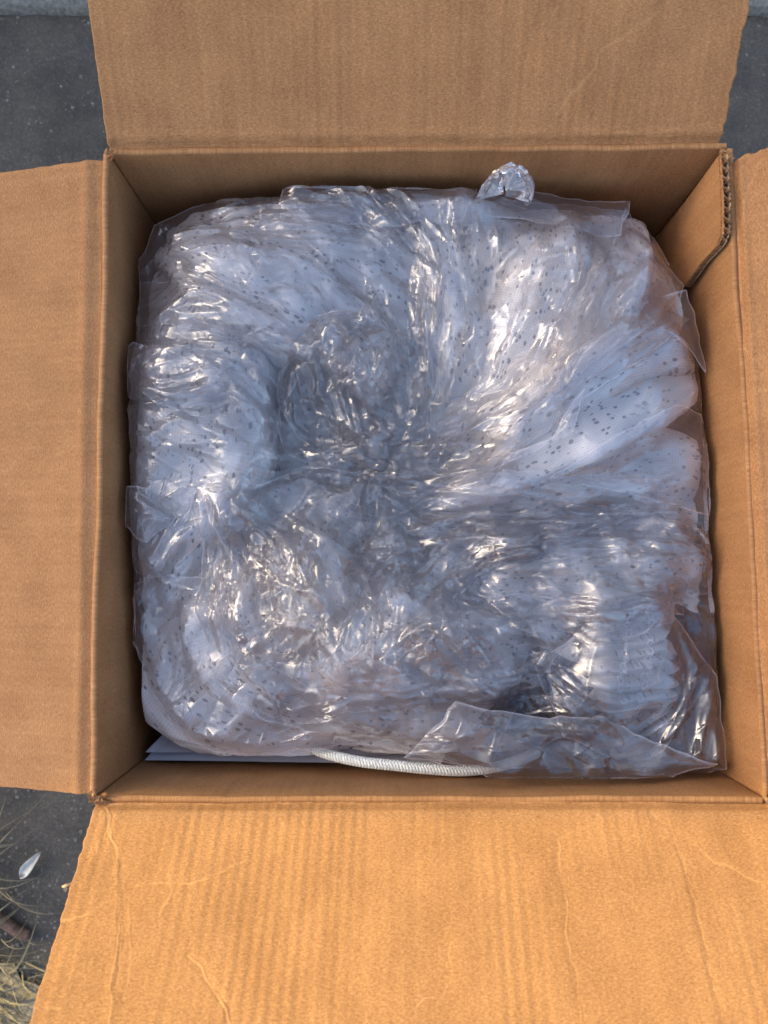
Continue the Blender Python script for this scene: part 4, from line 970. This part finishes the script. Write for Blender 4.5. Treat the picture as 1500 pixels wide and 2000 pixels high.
UP = [(330, 470), (560, 380), (840, 360), (920, 372), (1030, 408), (1215, 420), (1240, 500), (1330, 560), (1290, 640), (1130, 740), (1020, 830), (960, 950), (780, 960), (560, 890), (545, 840), (550, 740), (640, 660), (500, 600), (330, 520)]
film(UP, .0018, 4, (160, 120, 70, 35), radial_metric(.08, [(700, 780, 140, .3)]), 11, ceil=.03, lift=.02, gap=.006, grav=.01, label='second layer of film over the far folds')
LO = [(410, 960), (520, 950), (600, 910), (760, 930), (980, 925), (1110, 985), (1320, 1000), (1390, 1090), (1390, 1160), (1180, 1190), (1080, 1280), (1000, 1400), (960, 1500), (840, 1480), (700, 1430), (560, 1380), (470, 1300), (430, 1200), (420, 1100), (440, 1040)]
film(LO, .0018, 4, (160, 120, 70, 35), radial_metric(.12, [(560, 1150, 200, .2), (820, 1200, 220, .2)]), 17, ceil=.032, lift=.022, gap=.006, grav=.01, label='second layer of film over the near folds')
LE = [(250, 700), (262, 530), (330, 490), (480, 600), (620, 690), (560, 800), (540, 880), (480, 960), (420, 1040), (330, 1130), (280, 1180), (246, 1020), (240, 850)]
film(LE, .0018, 4, (160, 120, 70, 35), radial_metric(.14, []), 23, ceil=.02, lift=.015, gap=.005, grav=.01, label='second layer of film over the left roll')

def bit(pts, deg, seed, dens=.2, gap=.010, amp=.006, lift=.02, cell=.024, label=None, wob=.7, floor=-.07, **k):
    return film(pts, .0016, 3, (140, 90, 45), dir_metric(dens, deg, wob, seed), seed, ceil=.025, lift=lift, gap=gap, grav=.01, amp=amp, cell=cell, floor=floor, label=label, **k)
bit([(555, 720), (610, 650), (640, 640), (720, 620), (800, 680), (800, 760), (830, 820), (780, 890), (700, 890), (600, 880), (548, 800)], 70, 31, .35, amp=.009, floor=-.09, label='crumpled peak of film near the middle')
bit([(585, 960), (600, 905), (680, 912), (760, 920), (970, 900), (1060, 870), (1120, 770), (1100, 860), (900, 950), (760, 1010), (640, 1010)], 20, 32, .25, floor=-.09)
bit([(405, 960), (450, 945), (540, 1000), (600, 990), (680, 1010), (720, 1100), (700, 1190), (600, 1290), (470, 1290), (430, 1180), (440, 1060)], 110, 33, .35, amp=.009, floor=-.09)
bit([(705, 1080), (780, 1040), (900, 1030), (1050, 1000), (1240, 1010), (1100, 1060), (950, 1110), (860, 1190), (850, 1290), (720, 1300), (740, 1200)], 30, 34, .3, amp=.008, floor=-.08)
bit([(960, 1180), (1060, 1135), (1310, 1110), (1340, 1140), (1330, 1200), (1200, 1195), (1000, 1215)], 0, 35, .12, amp=.004, wob=.2)
bit([(1100, 985), (1260, 1000), (1390, 1040), (1400, 1090), (1260, 1080), (1120, 1070), (980, 1100)], -5, 36, .12, amp=.004, wob=.2)
bit([(1040, 1290), (1120, 1240), (1320, 1205), (1400, 1320), (1418, 1500), (1235, 1540), (1190, 1480), (1100, 1440)], 60, 37, .10, amp=.009, cell=.030, floor=-.05, z=-.045, gap=.006)
bit([(790, 1480), (890, 1370), (1050, 1400), (1180, 1400), (1260, 1440), (1400, 1490), (1235, 1541), (990, 1528), (890, 1500)], 10, 38, .25, amp=.0085, cell=.020, floor=-.036, z=-.032, gap=.004, lift=.006)
bit([(900, 380), (1015, 385), (1222, 405), (1205, 470), (1120, 465), (1020, 440), (910, 430)], -8, 39, .06, amp=.003, floor=-.055)
bit([(1060, 660), (1170, 520), (1220, 410), (1275, 480), (1330, 560), (1320, 640), (1230, 690), (1130, 760), (1080, 800)], 65, 40, .08, amp=.004, cell=.022, floor=-.06)
bit([(240, 760), (262, 660), (330, 650), (480, 740), (545, 830), (470, 850), (300, 800)], -5, 41, .2, amp=.005)
bit([(256, 640), (258, 545), (320, 560), (420, 570), (560, 640), (620, 690), (480, 690), (330, 650)], -15, 42, .2, amp=.005)

bit([(545, 400), (552, 372), (566, 350), (640, 338), (730, 352), (820, 348), (862, 362), (904, 354), (932, 366), (900, 430), (760, 440), (600, 430)], -5, 43, .12, amp=.003, z=-.036, floor=-.040, gap=.004, lift=.006)
bit([(1210, 600), (1333, 575), (1350, 640), (1374, 735), (1340, 700), (1260, 660)], -40, 44, .08, amp=.003, floor=-.052, z=-.05)
bit([(1180, 860), (1300, 800), (1366, 812), (1388, 860), (1409, 935), (1408, 1010), (1300, 985), (1180, 960), (1040, 950)], -5, 45, .1, amp=.005, floor=-.06)
bit([(248, 1150), (300, 1120), (420, 1130), (500, 1260), (440, 1330), (520, 1400), (640, 1430), (690, 1452), (480, 1480), (370, 1452), (288, 1350), (250, 1230)], 50, 47, .10, amp=.006, cell=.026, floor=-.07)
bit([(235, 1020), (243, 960), (300, 940), (400, 960), (360, 1060), (300, 1140), (262, 1110)], 60, 48, .12, amp=.006)
# long gathered bands of film that cross one another
for k, (j, w0, w1) in enumerate(((1, 60, 20), (4, 40, 60), (6, 90, 40), (8, 80, 50), (11, 90, 60), (13, 60, 110), (14, 80, 60), (15, 60, 70), (17, 70, 80), (21, 70, 60), (26, 80, 100), (27, 90, 70), (31, 70, 110), (32, 60, 90), (40, 70, 50), (45, 60, 70))):
    rr = random.Random(200 + k); pl = PLEATS[j]; L_, R_ = [], []
    for i, (a, b_) in enumerate(pl):
        p0, p1 = pl[max(0, i - 1)], pl[min(len(pl) - 1, i + 1)]; dx, dy = p1[0] - p0[0], p1[1] - p0[1]; q = math.hypot(dx, dy); nx_, ny_ = -dy / q, dx / q
        ww = (w0 + (w1 - w0) * i / (len(pl) - 1)) * .5; a += rr.uniform(-15, 15); b_ += rr.uniform(-15, 15)
        L_.append((a + nx_ * ww * rr.uniform(.7, 1.4), b_ + ny_ * ww * rr.uniform(.7, 1.4))); R_.append((a - nx_ * ww * rr.uniform(.7, 1.4), b_ - ny_ * ww * rr.uniform(.7, 1.4)))
    dg_ = math.degrees(math.atan2(-(pl[-1][1] - pl[0][1]), pl[-1][0] - pl[0][0]))
    bit(L_ + R_[::-1], dg_, 220 + k, .12, gap=.007, amp=.010, lift=.010, cell=.018, wob=.35, floor=-.09, z=-.045)
# twisted tufts where the mouth of the bag is gathered
for k, (cx_, cy_, rx, ry, dg_, pk) in enumerate(((690, 730, 90, 90, 60, .010), (740, 800, 80, 65, 20, .006), (700, 945, 120, 50, 10, .004), (530, 1060, 80, 90, 120, .006), (620, 1180, 80, 110, 80, .008), (790, 1090, 110, 70, 30, .005), (800, 1250, 110, 80, 60, .006))):
    rr = random.Random(50 + k); n_ = 11
    bit([(cx_ + rx * rr.uniform(.45, 1.5) * math.cos(6.283 * i / n_), cy_ + ry * rr.uniform(.45, 1.5) * math.sin(6.283 * i / n_)) for i in range(n_)], dg_, 60 + k, .3, amp=.013, peak=pk * .2, cell=.020, gap=.004, lift=.012, floor=-.10)
# loop of film standing up at the far side: a crinkled gathered rim with a thin skin across it
A_ = P(936, 396, -.04); B_ = P(1028, 402, -.04); mid = (A_ + B_) / 2; hw_ = (B_ - A_).length / 2
def arch(u, k): 
    an = np.pi * (1.02 - 1.04 * u); r_ = hw_ * k * (1 + .07 * fbm(u * 6, u * 0 + 2, 2, 3))
    return mid.x + r_ * np.cos(an), mid.y + .006 * np.sin(an) + .0015 * fbm(u * 9, u * 0, 2, 6), mid.z + .008 + (.036 * np.sin(an)) * k
u, v = np.meshgrid(np.linspace(0, 1, 120), np.linspace(0, 1, 18), indexing='ij'); ax_, ay_, az_ = arch(u, 1.0)
rt = .0022 * (1 + .45 * fbm(u * 16, np.cos(v * 6.283) * 1.5, 3, 9)); cr_ = np.cos(v * 6.283); sr_ = np.sin(v * 6.283); an = np.pi * (1 - u)
V = np.stack([ax_ + rt * 1.5 * cr_ * np.cos(an), ay_ + rt * sr_ * 1.3, az_ + rt * 1.5 * cr_ * np.sin(an)], -1)
o = mesh_obj('film_loop', V.reshape(-1, 3), grid_faces(120, 18), M['film'], bag); o['label'] = 'crinkled loop of film standing up at the far side'
o.data.attributes.new('edge', 'FLOAT', 'POINT').data.foreach_set('value', (.0 * u).ravel().astype(np.float32))
u, v = np.meshgrid(np.linspace(0, 1, 60), np.linspace(1, .05, 14), indexing='ij'); ax_, ay_, az_ = arch(u, v)
o = mesh_obj('film', np.stack([ax_, ay_ + .004 * (1 - v), az_ + .0012 * fbm(u * 8, v * 4, 2, 7)], -1).reshape(-1, 3), grid_faces(60, 14), M['film'], bag); o['label'] = 'thin skin of film across the loop'
bit([(231, 765), (240, 690), (262, 672), (330, 690), (380, 760), (300, 800)], 0, 81, .1, amp=.006, floor=-.036, z=-.036, gap=.004, lift=.006)
bit([(234, 1022), (246, 952), (300, 960), (350, 1010), (290, 1060)], 0, 82, .1, amp=.006, floor=-.038, z=-.038, gap=.004, lift=.006)
